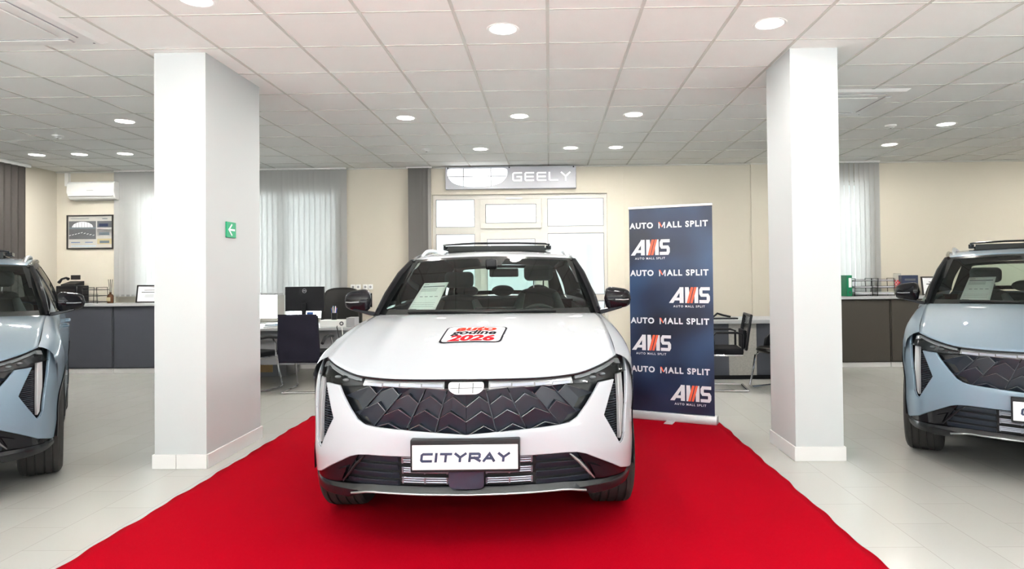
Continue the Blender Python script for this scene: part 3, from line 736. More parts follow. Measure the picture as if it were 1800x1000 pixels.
    m.build('steering_wheel', 'seat', root)
    def seat(x, hz=0., y=2.55):
        def back(w0, w1, z0, z1, y0, y1, d, m):
            m.grid(lambda u, v: (lambda th, zz: Vector((x + math.copysign(abs(math.cos(th)) ** .5, math.cos(th)) * (w0 + (w1 - w0) * v) / 2, y0 + (y1 - y0) * v + d * math.copysign(abs(math.sin(th)) ** .6, math.sin(th)), z0 + (z1 - z0) * v)))(2 * PI * u, v), 24, 8)
            m.add([], [])
        m = MB(); m.box((x - .25, y - .35, .50), (x + .25, y + .12, .66)); s_ = m.build('seat', 'seat', root, bevel=.05, bseg=4)
        m = MB(); back(.44, .36, .62, 1.20 + hz, y + .08, y + .28, .06, m); m.ball((x, y + .285, 1.20 + hz), (.18, .06, .055)); m.build('seat_back', 'seat', s_)
        for q in (-1, 1):
            m = MB(); m.tube([(x + q * .20, y + .03, .66), (x + q * .225, y + .10, .85), (x + q * .205, y + .17, 1.05), (x + q * .15, y + .22, 1.20 + hz)], [.05, .055, .05, .03], 12); m.build('seat_bolster', 'seat_light', s_)
        m = MB(); m.box((x - .135, y + .25, 1.315 + hz), (x + .135, y + .34, 1.465 + hz)); h_ = m.build('headrest', 'seat_light', s_, bevel=.045, bseg=5)
        m = MB(); m.tube([(x - .045, y + .29, 1.22 + hz), (x - .045, y + .29, 1.33 + hz)], .006, 8); m.tube([(x + .045, y + .29, 1.22 + hz), (x + .045, y + .29, 1.33 + hz)], .006, 8); m.build('headrest_post', 'chrome', h_)
    seat(.38, .03); seat(-.36, -.03)
    m = MB(); m.box((-.62, 3.25, .5), (.62, 3.75, .66)); m.box((-.62, 3.62, .62), (.62, 3.78, 1.16)); rs = m.build('rear_seat', 'seat', root, bevel=.05, bseg=4)
    for x in (-.38, .0, .38):
        m = MB(); m.ball((x, 3.73, 1.235), (.12, .045, .06), 16, 10); m.build('rear_headrest', 'seat', rs)
    m = MB(); m.box((-.045, 1.93, 1.445), (.045, 2.02, 1.53)); m.build('camera_housing', 'black_plastic', root, bevel=.015)
    m = MB(); m.box((-.02, 2.02, 1.385), (.215, 2.045, 1.455)); m.build('interior_mirror', 'black_plastic', root, bevel=.012)
    return root

def sheet(root, u0, label):
    """A4 information sheet standing behind the windshield glass"""
    e = empty('information_sheet'); e.location = root.location; e.rotation_euler = root.rotation_euler
    def SP(a, b, o=0.):
        p = WS(u0 + a / .78 + b * .14, .09 + b / .62, -.016 + o); return p
    m = MB(); m.grid(lambda u, v: SP(-.105 + .21 * u, .27 * v), 6, 6); m.build('paper', 'paper', e, thick=.0006)
    m = MB()
    def bar(a0, a1, b0, b1): m.add([SP(a0, b0, .002), SP(a1, b0, .002), SP(a1, b1, .002), SP(a0, b1, .002)], [(0, 1, 2, 3)])
    bar(-.09, .09, .222, .232); bar(-.09, -.05, .245, .25)
    for i in range(3): bar(-.09, .04, .205 - i * .012, .208 - i * .012)
    for i in range(4): bar(-.07 + i * .04, -.045 + i * .04, .125, .130)
    for i in range(3): bar(-.09, .08, .07 - i * .016, .072 - i * .016)
    bar(-.09, -.04, .012, .016)
    m.build('printed_lines', 'ink', e, weld=False)
    tag(e, label, 'sheet', 'information sheets behind the windshields'); return e

car = make_car()
car.location = (-.421, 3.188, .007); car.rotation_euler = (0, 0, math.radians(1.215))
tag(car, 'white compact SUV with a sticker on its hood, parked on the red carpet', 'car', 'compact SUVs on display')
swap = {MT['white_paint']: MT['blue_paint']}
carL = copy_tree(car, None, ('hood_sticker',), swap); carL.location = (-3.836, 3.508, 0); carL.rotation_euler = (0, 0, math.radians(36.34))
carL['label'] = 'grey-blue compact SUV at the left, beside the pillar with the exit sign'
carR = copy_tree(car, None, ('hood_sticker',), swap); carR.location = (3.161, 4.038, 0); carR.rotation_euler = (0, 0, math.radians(-33.16))
carR['label'] = 'grey-blue compact SUV at the right edge, in front of the brown-grey cabinets'
sheet(car, -.60, 'tall white information sheet leaning inside the windshield of the white car')
sheet(carR, -.58, 'white information sheet inside the windshield of the grey-blue car on the right')
# ================================================================== the setting
HC = 3.09; YB = 9.95; XL = -7.66; XR = 9.0; YF = -3.6
def sbox(name, m, boxes, kind='structure', bevel=0):
    mb = MB()
    for a, b in boxes: mb.box(a, b)
    return tag(mb.build(name, m, bevel=bevel), kind=kind)
def obox(name, m, parent, a, b, bevel=.003, bseg=2):
    return MB().box(a, b).build(name, m, parent, bevel=bevel, bseg=bseg)
sbox('floor', 'floor', [((XL, YF, -.1), (XR, YB + .3, 0))])
sbox('ceiling', 'ceiling', [((XL, YF, HC), (XR, YB + .3, HC + .1))])
# ceiling grid: 0.6 m tiles carried by flat bars
mb = MB(); x = -12 * .6 + .005
while x < XR: mb.box((x - .011, YF, HC - .004), (x + .011, YB, HC + .01)); x += .6
tag(mb.build('trim_1', 'tbar', weld=False), kind='structure')
mb = MB(); y = 4.082 - 12 * .6
while y < YB: mb.box((XL, y - .007, HC - .003), (XR, y + .007, HC + .01)); y += .6
tag(mb.build('trim_2', 'tbar', weld=False), kind='structure')
sbox('trim_3', 'tbar', [((XL, YB - .022, HC - .025), (XR, YB, HC - .004))])
# back wall with openings: window 1 (behind the blinds), door, window 2 (right blinds)
W1 = (-6.42, -3.30, .72, 2.72); DR = (-1.80, .90, 0.0, 2.66); W2 = (4.15, 4.86, 1.1, 2.80); YW = YB + .26
sbox('wall_back', 'wall', [((XL, YB, 0), (W1[0], YW, HC)), ((W1[0], YB, 0), (W1[1], YW, W1[2])), ((W1[0], YB, W1[3]), (W1[1], YW, HC)),
    ((W1[1], YB, 0), (DR[0], YW, HC)), ((DR[0], YB, DR[3]), (DR[1], YW, HC)), ((DR[1], YB, 0), (W2[0], YW, HC)), ((W2[0], YB, 0), (W2[1], YW, W2[2])), ((W2[0], YB, W2[3]), (W2[1], YW, HC)), ((W2[1], YB, 0), (XR, YW, HC))])
sbox('wall_left', 'wall', [((XL - .2, YF, 0), (XL, YW, HC))])
sbox('wall_right', 'wall', [((XR, YF, 0), (XR + .2, YW, HC))])
# street side: glazed front, behind the camera
sbox('wall_front', 'pillar', [((XL, YF - .2, 0), (XR, YF, .35)), ((XL, YF - .2, 2.95), (XR, YF, HC))] + [((x, YF - .2, .35), (x + .35, YF, 2.95)) for x in (XL, -2.6, 2.3, 7.1)] + [((7.1, YF - .2, .35), (XR, YF, 2.95))])
# shallow drywall joints and ducts
sbox('trim_4', 'wall', [((1.16, YB - .012, 0), (1.20, YB, HC))]); sbox('trim_5', 'wall', [((3.10, YB - .02, 0), (3.34, YB, HC))])
sbox('trim_6', 'white_plastic', [((-7.50, YB - .05, 2.86), (-7.44, YB, HC - .03))]); sbox('trim_7', 'wall', [((-6.74, YB - .04, 0), (-6.70, YB, HC))])
sbox('baseboard_back', 'skirting', [((XL, YB - .012, 0), (DR[0], YB, .08)), ((DR[1], YB - .012, 0), (XR, YB, .08))])
sbox('baseboard_left', 'skirting', [((XL, YF, 0), (XL + .012, YB, .08))])
sbox('wall_sun_blocker', 'facade', [((XL - .2, YF - .2, HC + .1), (XR + .2, YW, 17))])  # unseen block added above the room to keep the sun off the outside
# window 1
def window(name, x0, x1, z0, z1, mull, y=YB + .10, sill=True):
    f = MB(); t = .055
    f.box((x0, y, z0), (x1, y + .07, z0 + t)); f.box((x0, y, z1 - t), (x1, y + .07, z1)); f.box((x0, y, z0 + t), (x0 + t, y + .07, z1 - t)); f.box((x1 - t, y, z0 + t), (x1, y + .07, z1 - t))
    for x in mull: f.box((x - .06, y, z0 + t), (x + .06, y + .07, z1 - t))
    fo = tag(f.build(name, 'upvc', bevel=.004), kind='structure')
    g = MB().box((x0 + t, y + .03, z0 + t), (x1 - t, y + .036, z1 - t)).build('window_pane', 'window_glass', fo)
    if sill: obox('window_sill', 'white_plastic', fo, (x0 - .05, YB - .06, z0 - .03), (x1 + .05, y, z0), .004)
    return fo
window('window_1', *W1, [-5.3, -4.20])
window('window_2', *W2, [])
# door assembly: side lights, transom light, door leaf
yd = YB + .06
fr = MB(); D = .07
def fb(x0, x1, z0, z1, d0=0., d1=D): fr.box((x0, yd + d0, z0), (x1, yd + d1, z1))
fb(DR[0], DR[1], 2.59, DR[3]); fb(DR[0], DR[0] + .05, 0, 2.59); fb(.85, DR[1], 0, 2.59); fb(-1.15, -1.03, 0, 2.59); fb(-.14, -.02, 0, 2.59)
fb(-1.75, -1.15, 2.05, 2.16); fb(-.02, .85, 2.05, 2.16); fb(-1.03, -.14, 2.06, 2.15); fb(-1.75, -1.15, .0, .12); fb(-.02, .85, 0, .12); fb(-1.75, -1.15, 1.0, 1.1); fb(-.02, .85, 1.0, 1.1)
door = tag(fr.build('door_1', 'upvc', bevel=.004), kind='structure')
def leaf(name, x0, x1, z0, z1, t, dy):
    b = MB(); b.box((x0, yd + dy, z0), (x1, yd + dy + .07, z0 + t)); b.box((x0, yd + dy, z1 - t), (x1, yd + dy + .07, z1)); b.box((x0, yd + dy, z0 + t), (x0 + t, yd + dy + .07, z1 - t)); b.box((x1 - t, yd + dy, z0 + t), (x1, yd + dy + .07, z1 - t))
    o = b.build(name, 'upvc', door, bevel=.005)
    MB().box((x0 + t, yd + dy + .03, z0 + t), (x1 - t, yd + dy + .036, z1 - t)).build('door_pane', 'window_glass', o)
    g = MB(); e = .008
    for a, b_ in (((x0 + t - e, z0 + t - e), (x1 - t + e, z0 + t)), ((x0 + t - e, z1 - t), (x1 - t + e, z1 - t + e)), ((x0 + t - e, z0 + t), (x0 + t, z1 - t)), ((x1 - t, z0 + t), (x1 - t + e, z1 - t))):
        g.box((a[0], yd + dy - .003, a[1]), (b_[0], yd + dy + .002, b_[1]))
    g.build('door_gasket', 'gasket', o); return o
leaf('transom_sash', -1.06, -.11, 2.13, 2.59, .09, -.035)
lf = leaf('door_leaf', -1.06, -.11, .02, 2.07, .11, -.035)
obox('door_handle', 'steel', lf, (-.20, yd - .09, 1.0), (-.18, yd - .07, 1.2), .004)
obox('transom_opener', 'silver', door, (-.66, yd - .07, 2.58), (-.40, yd - .035, 2.605), .004)
for i, (x0, x1, z0, z1) in enumerate(((-1.75, -1.15, 2.16, 2.59), (-1.75, -1.15, 1.1, 2.05), (-.02, .85, 2.16, 2.59), (-.02, .85, 1.1, 2.05), (-1.75, -1.15, .12, 1.0), (-.02, .85, .12, 1.0))):
    MB().box((x0, yd + .03, z0), (x1, yd + .036, z1)).build('door_pane', 'window_glass', door)
    g = MB(); g.box((x0, yd - .003, z1 - .008), (x1, yd + .002, z1)); g.box((x0, yd - .003, z0), (x1, yd + .002, z0 + .006)); g.box((x0, yd - .003, z0), (x0 + .007, yd + .002, z1)); g.box((x1 - .007, yd - .003, z0), (x1, yd + .002, z1)); g.build('door_gasket', 'gasket', door)
# outside
sbox('ground', 'ground', [((-30, YW, -.12), (30, 40, -.02))]); sbox('wall_neighbour', 'facade', [((-30, 19, 0), (30, 19.5, 3.4)), ((.2, 13.2, 0), (.9, 13.5, 2.35))])

# pillars with tiled skirting
for nm, (x0, x1, y0, y1) in (('left', (-2.935, -2.548, 4.765, 5.66)), ('right', (1.825, 2.18, 4.87, 5.40))):
    sbox('wall_pillar_' + nm, 'pillar', [((x0, y0, 0), (x1, y1, HC))])
    mb = MB(); e = .013
    if nm == 'left': mb.box((x0 - e, y0 - e, 0), (x0 + .165, y0, .105)); mb.box((x0 + .168, y0 - e, 0), (x1 + e * .6, y0, .105))
    else: mb.box((x0 - e, y0 - e, 0), (x1 + e, y0, .105))
    mb.box((x0 - e, y0, 0), (x0, y1 + e, .105)); mb.box((x1, y0, 0), (x1 + e, y1 + e, .105)); mb.box((x0, y1, 0), (x1, y1 + e, .105))
    tag(mb.build('baseboard_pillar_' + nm, 'skirting', weld=False, bevel=.002), kind='structure')

# ------------------------------------------------------------------ ceiling fittings
def downlight(x, y, label):
    e = empty('ceiling_light', (x, y, HC))
    MB().lathe([(.088, -.001), (.101, -.006), (.108, -.006), (.112, -.001)], 36).build('light_rim', 'white_plastic', e)
    MB().lathe([(.0, -.004), (.089, -.004), (.089, -.001), (0, -.001)], 36).build('light_disc', 'led', e)
    tag(e, label, 'ceiling light', 'round recessed ceiling lights')
    l = bpy.data.lights.new('ceiling_light_lamp', 'AREA'); l.shape = 'DISK'; l.size = .17; l.energy = LAMP if y < 6 else 30; l.color = (1, .97, .91)
    o = bpy.data.objects.new('ceiling_light_lamp', l); COL.objects.link(o); o.location = (0, 0, -.012); o.parent = e
LAMP = 15.0
for x, y, lb in ((-2.12, 3.86, 'round ceiling light cut by the top edge of the photo, above the left pillar'), (-.30, 4.40, 'large round ceiling light right above the white car, nearest the middle'),
    (1.51, 4.38, 'round ceiling light just left of the top of the right pillar'), (-4.51, 6.81, 'round ceiling light left of the left pillar, alone in its row'),
    (-1.51, 6.83, 'leftmost of the three round ceiling lights in the row between the pillars'), (-.30, 6.82, 'middle one of the three round ceiling lights in the row between the pillars'),
    (.91, 6.82, 'rightmost of the three round ceiling lights in the row between the pillars'), (-6.87, 8.57, 'leftmost of three far ceiling lights above the wall air conditioner'),
    (-6.29, 8.57, 'middle one of three far ceiling lights above the wall air conditioner'), (-5.67, 8.57, 'rightmost of three far ceiling lights, nearest the left pillar'),
    (-.90, 8.57, 'far round ceiling light just above the left end of the illuminated wall sign'), (.30, 8.57, 'far round ceiling light above the right end of the wall sign, left of its twin'),
    (.90, 8.57, 'far round ceiling light to the right of the wall sign, above the roll-up banner'), (4.53, 8.63, 'far round ceiling light above the blind right of the right pillar'),
    (4.57, 7.47, 'round ceiling light near the right edge, above the grey-blue car on the right')):
    downlight(x, y, lb)
for x, y in ((6.3, 6.82), (7.6, 8.5)): downlight(x, y, 'unseen ceiling light added off to the right, over the brown-grey cabinets')  # out of view, added to brighten the right part of the wall
for x in (-3.9, -2.12, -.30, 1.51, 3.3):  # row out of view, added to brighten the floor and the ceiling by bounce
    for y in (1.7,): downlight(x, y, 'unseen ceiling light added over the open floor in front of the white car')
def detector(x, y, label):
    e = empty('smoke_detector', (x, y, HC))
    MB().lathe([(0, -.035), (.03, -.035), (.04, -.022), (.058, -.016), (.062, 0)], 28).build('detector_body', 'white_plastic', e)
    MB().lathe([(0, -.0375), (.012, -.0375), (.012, -.033)], 12).build('detector_eye', 'black_plastic', e)
    tag(e, label, 'smoke detector', 'smoke detectors')
detector(-5.72, 7.44, 'white smoke detector on the ceiling left of the left pillar'); detector(3.95, 7.49, 'white smoke detector on the ceiling right of the right pillar')
detector(-1.61, 8.53, 'pale flat detector on the ceiling in front of the wall sign, between the pillars')
def cassette(cx, cy, label, h=.475):
    e = empty('air_conditioner_cassette', (cx, cy, HC))
    mb = MB(); a, b = h, h - .03
    mb.add([(-a, -a, 0), (a, -a, 0), (a, a, 0), (-a, a, 0), (-b, -b, -.022), (b, -b, -.022), (b, b, -.022), (-b, b, -.022)], [(4, 5, 6, 7), (0, 1, 5, 4), (1, 2, 6, 5), (2, 3, 7, 6), (3, 0, 4, 7)])
    mb.build('face_frame', 'white_plastic', e, bevel=.003)
    obox('intake_grille', 'white_plastic', e, (-.27, -.27, -.034), (.27, .27, -.0225), .01)
    for k in range(4):
        m = Matrix.Rotation(k * PI / 2, 4, 'Z')
        MB().box((-.30, .325, -.026), (.30, .385, -.0215), m).build('air_slot', 'grey_board', e)
        MB().box((-.29, .332, -.032), (.29, .378, -.0262), m @ Matrix.Translation((0, 0, 0))).build('air_flap', 'white_plastic', e, bevel=.002)
    mb = MB()
    for k in range(4):
        m = Matrix.Rotation(k * PI / 2 + PI / 4, 4, 'Z'); mb.lathe([(0, -.024), (.007, -.024), (.007, -.022)], 10, Matrix.Translation(m @ Vector((.585, 0, 0))))
    mb.build('corner_screw', 'gasket', e)
    tag(e, label, 'air conditioner', 'ceiling cassette air conditioners')
cassette(-3.60, 4.07, 'large white ceiling cassette air conditioner at the top left corner')
cassette(2.88, 6.46, 'white ceiling cassette air conditioner partly behind the right pillar')

# ------------------------------------------------------------------ red carpet
def cp(u, v):
    x0 = -2.405 + .006 * math.sin(v * 61) + .005 * math.sin(v * 143 + 1); x1 = 1.585 + .006 * math.sin(v * 57 + 2) + .004 * math.sin(v * 131)
    return (x0 + (x1 - x0) * u, .6 + 5.93 * v + .006 * math.sin(u * 50), .0055 + .0006 * math.sin(u * 21 + v * 17))
cpt = MB().grid(cp, 60, 200).build('carpet', 'carpet', ang=80, thick=.0045)
tag(cpt, 'bright red carpet runner laid under the white car', 'carpet')

# ------------------------------------------------------------------ roll-up banner
e = empty('roll_up_banner', (1.155, 6.20, .006), math.radians(-23.6))
bw = .80
mb = MB(); mb.prism([(-.05, .0), (.05, .0), (.05, .035), (.03, .075), (-.03, .075), (-.05, .035)], -.425, .425, 'x'); mb.build('banner_base', 'alu', e, bevel=.003)
obox('banner_foot', 'alu', e, (-.04, -.17, 0), (.04, .14, .008))
pn = MB().box((-bw / 2, -.002, .07), (bw / 2, .0, 2.035)).build('banner_panel', 'banner', e)
MB().box((-bw / 2 - .004, -.014, 2.03), (bw / 2 + .004, .012, 2.055)).build('top_rail', 'alu', e, bevel=.004)
MB().tube([(0, .03, .05), (0, .012, 2.05)], .008, 8).build('support_pole', 'alu', e)
def BP(cx, cz, o=-.0035): return lambda a, b: (cx + a, o, cz + b)
for cz in (1.865, 1.405, .945, .475):
    mb = MB(); f = BP(-.275, cz); font(mb, 'AUTO', .076, f, .0030, space=1.15); font(mb, 'ALL SPLIT', .077, BP(.165, cz), .0030, space=1.2); mb.add([BP(-.075, cz)(-.032, -.029), BP(-.075, cz)(-.021, -.029), BP(-.075, cz)(-.021, .031), BP(-.075, cz)(-.032, .031)], [(0, 1, 2, 3)])
    f2 = BP(-.075, cz); mb.add([f2(.021, -.029), f2(.032, -.029), f2(.032, .031), f2(.021, .031)], [(0, 1, 2, 3)]); mb.add([f2(.0, -.012), f2(.006, -.018), f2(.030, .031), f2(.020, .031)], [(0, 1, 2, 3)])
    mb.build('banner_lettering', 'plate_white', pn, weld=False)
    f2 = BP(-.075, cz, -.005); mb = MB(); mb.add([f2(-.032, .0315), f2(-.018, .0315), f2(.006, -.018), f2(-.004, -.018)], [(0, 1, 2, 3)]); mb.build('banner_accent', 'orange_print', pn)
for cx, cz in ((-.195, 1.655), (.175, 1.195), (-.195, .735), (.175, .27)):
    f = BP(cx, cz); H = .15
    def q(mb, x0, x1, x2, x3, z0=0, z1=1): lay(mb, [f(x0, (z0 - .5) * H), f(x1, (z0 - .5) * H), f(x3, (z1 - .5) * H), f(x2, (z1 - .5) * H)])
    mb = MB(); q(mb, -.19, -.148, -.083, -.055); q(mb, -.088, -.05, -.088, -.05); q(mb, -.155, -.08, -.14, -.08, .16, .34)
    q(mb, -.035, .0, -.035, .0, 0, 1); q(mb, -.01, .01, -.035, .0, .35, 1); q(mb, .052, .087, .052, .087)
    stroke(mb, [((p[0] * .068 + .112), (p[1] - .5) * H * .80) for p in GL['S'][0]], .030, f); mb.build('logo_letters', 'plate_white', pn, weld=False)
    f = BP(cx, cz, -.0055); mb = MB(); q(mb, -.020, .004, .020, .044); q(mb, .012, .034, .052, .074); mb.build('logo_stripes', 'orange_print', pn)
    mb = MB(); font(mb, 'AUTO MALL SPLIT', .028, BP(cx, cz - .107), .0006, space=1.35); mb.build('logo_caption', 'plate_white', pn, weld=False)
tag(e, 'tall navy roll-up banner repeating a white company name, beside the white car', 'banner')

# ------------------------------------------------------------------ wall sign over the door
e = empty('wall_sign', (-.575, YB, 2.905))
MB().box((-1.0, -.10, -.175), (1.0, 0, .165)).build('sign_box', 'sign', e, bevel=.006)
def SG(a, b): return (a, -.1025, b)
shp = fillet([(-.97, .135), (-.05, .135), (-.05, .02), (-.14, -.09), (-.34, -.14), (-.68, -.14), (-.88, -.09), (-.97, .02)], .06)
pl = MB().prism(shp, -.108, -.1005, 'y').build('sign_shield', 'sign_lit', e)
mb = MB()
for x in (-.72, -.30): stroke(mb, [(x, -.13), (x, .13)], .013, lambda a, b: (a, -.1105, b))
for a, b in ((-.955, -.728), (-.712, -.308), (-.292, -.07)): stroke(mb, [(a, .015), (b, .015)], .011, lambda a, b: (a, -.1105, b))
mb.build('shield_seam', 'grey_print', pl, weld=False)
mb = MB(); letters(mb, 'GEELY', .125, .115, .060, .024, lambda a, b: (a + .47, -.1025, b + .005)); mb.build('sign_lettering', 'sign_white', e, weld=False)
mb = MB()
for x in (-.96, -.02, .96): mb.lathe([(0, -.108), (.011, -.108), (.011, -.1)], 12, Matrix.Translation((x, 0, .148)), 'y')
mb.build('sign_bolt', 'black_plastic', e)
tag(e, 'long grey lit wall sign with a white shield and white letters, above the door', 'sign')

# exit sign on the left pillar
e = empty('exit_sign', (-2.548, 5.13, 1.79)); e.rotation_euler = (0, 0, PI / 2)
MB().box((-.075, -.012, -.062), (.075, 0, .062)).build('sign_plate', 'green', e, bevel=.002)
mb = MB()
for st in ([(.045, 0), (-.045, 0)], [(-.0, .04), (-.045, 0), (-.0, -.04)]): stroke(mb, st, .015, lambda a, b: (a, -.0135, b))
mb.build('sign_arrow', 'plate_white', e, weld=False)
tag(e, 'small green sign with a white arrow on the side of the left pillar', 'sign')

# ------------------------------------------------------------------ vertical blinds
def blind(x0, x1, z0, label, y=YB - .09, pitch=.082, ang=18, m='blind', zt=HC - .03, group=None, ch=True, w=.0885):
    e = empty('vertical_blind', ((x0 + x1) / 2, y, 0)); ox = (x0 + x1) / 2
    obox('head_rail', 'white_plastic', e, (x0 - ox, -.025, zt), (x1 - ox, .02, zt + .025), .003)
    mb = MB(); n = int((x1 - x0) / pitch); rnd = random.Random(int(x0 * 100))
    for i in range(n + 1):
        x = x0 - ox + .04 + i * (x1 - x0 - .08) / n; a = math.radians(ang + rnd.uniform(-5, 5)); c, s_ = math.cos(a) * w / 2, math.sin(a) * w / 2
        mb.add([(x - c, -s_, z0), (x, .004, z0), (x + c, s_, z0), (x - c, -s_, zt), (x, .004, zt), (x + c, s_, zt)], [(0, 1, 4, 3), (1, 2, 5, 4)])
    mb.build('slats', m, e, weld=False)
    if ch:
        mb = MB(); mb.box((x0 - ox, -.004, z0 + .005), (x1 - ox, .004, z0 + .030)); mb.build('weight_chain', 'blind', e)
    return tag(e, label, 'blind', group or 'vertical blinds on the back wall')
blind(-6.69, -3.10, 1.14, 'wide pale grey vertical blind half hidden by the left pillar')
blind(-2.17, -1.78, .10, 'narrow grey bunched vertical blind drawn aside left of the door', pitch=.020, ang=72, m='blind_bunch', ch=False)
blind(4.10, 5.02, 1.06, 'narrow pale grey vertical blind right of the right pillar')
e = empty('dark_curtain', (XL + .08, 7.6, 0)); mb = MB()
for i in range(22): y = 1.65 - i * .118; mb.add([(.0, y, .05), (.03, y - .06, .05), (.0, y - .118, .05), (0, y, HC - .05), (.03, y - .06, HC - .05), (0, y - .118, HC - .05)], [(0, 1, 4, 3), (1, 2, 5, 4)])
mb.build('slats', 'dark_curtain', e); obox('head_rail', 'white_plastic', e, (-.03, -.98, HC - .05), (.06, 1.68, HC - .005))
tag(e, 'dark brown-grey vertical blind on the left side wall at the photo edge', 'blind')

# ------------------------------------------------------------------ wall air conditioner, poster, sockets
e = empty('wall_air_conditioner', (-6.99, YB, 2.76))
mb = MB(); mb.prism([(0, -.13), (0, .145), (-.17, .145), (-.20, .12), (-.21, -.02), (-.17, -.10), (-.12, -.13)], -.365, .365, 'x'); mb.build('unit_body', 'white_plastic', e, bevel=.008)
MB().box((-.34, -.185, -.128), (.34, -.12, -.112), Matrix.Rotation(-.25, 4, 'X')).build('air_flap', 'white_plastic', e)
MB().box((-.05, -.212, .0), (.05, -.209, .012)).build('unit_badge', 'silver', e)
obox('unit_pipe_cover', 'white_plastic', e, (.375, -.06, -.14), (.45, 0, .15))
tag(e, 'white split air conditioner on the wall above the framed poster', 'air conditioner')
e = empty('framed_poster', (-7.125, YB, 2.145)); fw_, fh = .365, .265
mb = MB(); t = .02
for a, b in (((-fw_, -fh), (fw_, -fh + t)), ((-fw_, fh - t), (fw_, fh)), ((-fw_, -fh + t), (-fw_ + t, fh - t)), ((fw_ - t, -fh + t), (fw_, fh - t))): mb.box((a[0], -.025, a[1]), (b[0], 0, b[1]))
mb.build('frame', 'frame_black', e)
pp = MB().box((-fw_ + t, -.012, -fh + t), (fw_ - t, 0, fh - t)).build('poster_print', 'poster', e)
def pr(name, m, x0, x1, z0, z1, y=-.0135): return MB().box((x0, y, z0), (x1, -.0121, z1)).build(name, m, pp)
pr('photo_print', 'grey_print', -.335, .09, -.11, .17)
mb = MB(); mb.add([(-.28, -.0145, .075)] + [(-.12 + .165 * math.cos(a), -.0145, .075 + .085 * math.sin(a)) for a in np.linspace(PI, 0, 14)], [tuple(range(15))]); mb.build('photo_detail', 'plate_white', pp)
mb = MB()
for k in range(7): mb.add([(-.27 + k * .045, -.0150, .075), (-.265 + k * .045, -.0150, .075), (-.265 + k * .045, -.0150, .15), (-.27 + k * .045, -.0150, .15)], [(0, 1, 2, 3)])
mb.build('photo_detail', 'grey_print', pp); pr('photo_detail', 'ink', -.335, .09, .05, .075, -.0155)
mb = MB()
for k in range(9): mb.add([(-.33 + k * .046, -.0150, -.02 + .02 * abs(k - 4) * -.5), (-.30 + k * .046, -.0150, -.01 - .01 * abs(k - 4)), (-.30 + k * .046, -.0150, .0 - .01 * abs(k - 4)), (-.33 + k * .046, -.0150, -.008 - .01 * abs(k - 4))], [(0, 1, 2, 3)])
mb.build('photo_detail', 'silver', pp)
pr('photo_print', 'grey_print', .11, .335, .07, .17); pr('photo_detail', 'navy', .14, .28, .085, .13, -.0145)
pr('photo_print', 'silver', .11, .335, -.06, .045); pr('photo_detail', 'ink', .14, .30, -.05, -.005, -.0145)
pr('photo_print', 'tan_print', .11, .335, -.19, -.105); pr('photo_detail', 'ink', .15, .30, -.175, -.135, -.0145)
pr('caption_line', 'ink', -.31, -.02, .205, .213); pr('caption_line', 'ink', .19, .27, .200, .212); pr('caption_line', 'blue_print', -.30, -.16, -.165, -.155); pr('caption_line', 'blue_print', -.08, .04, -.165, -.155); pr('caption_line', 'light_blue', -.30, .09, -.222, -.212)
tag(e, 'black framed poster with grey photographs under the wall air conditioner', 'poster')
e = empty('wall_socket', (-2.87, YB, 1.25))
for i, x in enumerate((-.16, -.08, .03, .11)):
    p = obox('socket_plate', 'white_plastic', e, (x - .037, -.012, -.04), (x + .037, 0, .04), .004); MB().lathe([(0, -.0135), (.018, -.0135), (.018, -.012)], 16, Matrix.Translation((x, 0, 0)), 'y').build('socket_hole', 'grey_board', p)
tag(e, 'white plates of electrical sockets on the cream wall behind the chair', 'socket')

# ------------------------------------------------------------------ cabinets
def cabinet(x0, x1, m, label, group, y0=9.62, top=1.0):
    e = empty('cabinet', ((x0 + x1) / 2, y0, 0)); w = (x1 - x0) / 2
    obox('cabinet_body', m, e, (-w, .02, .07), (w, YB - y0 - .015, top), .002); obox('plinth', 'skirting', e, (-w, .012, 0), (w, .08, .069), .001)
    n = 2 if w > .35 else 1
    obox('cabinet_door', m, e, (-w + .012, .0, .085), (w - .012, .019, top - .006), .003)
    return tag(e, label, 'cabinet', group)
for i, (a, b) in enumerate(((-7.62, -6.56), (-6.55, -5.62), (-5.61, -4.75))):
    cabinet(a, b, 'cab', ['anthracite low cabinet behind the left grey-blue car', 'anthracite low cabinet just left of the left pillar', 'anthracite low cabinet hidden mostly behind the left pillar'][i], 'anthracite cabinets')
wt = sb = MB().box((-7.64, 9.59, 1.002), (-4.73, YB - .005, 1.045)).build('worktop', 'worktop', bevel=.003); tag(wt, 'light grey worktop on the anthracite cabinets at the left', 'worktop')
for i, (a, b) in enumerate(((3.95, 5.02), (5.03, 6.10), (6.11, 7.2))):
    cabinet(a, b, 'cab_brown', ['brown-grey low cabinet right of the right pillar', 'brown-grey low cabinet beside the right car mirror', 'brown-grey low cabinet behind the right grey-blue car'][i], 'brown-grey cabinets')
wt = MB().box((3.93, 9.59, 1.002), (7.22, YB - .005, 1.045)).build('worktop', 'worktop', bevel=.003); tag(wt, 'grey worktop on the brown-grey cabinets at the right', 'worktop')
ZT_ = 1.046
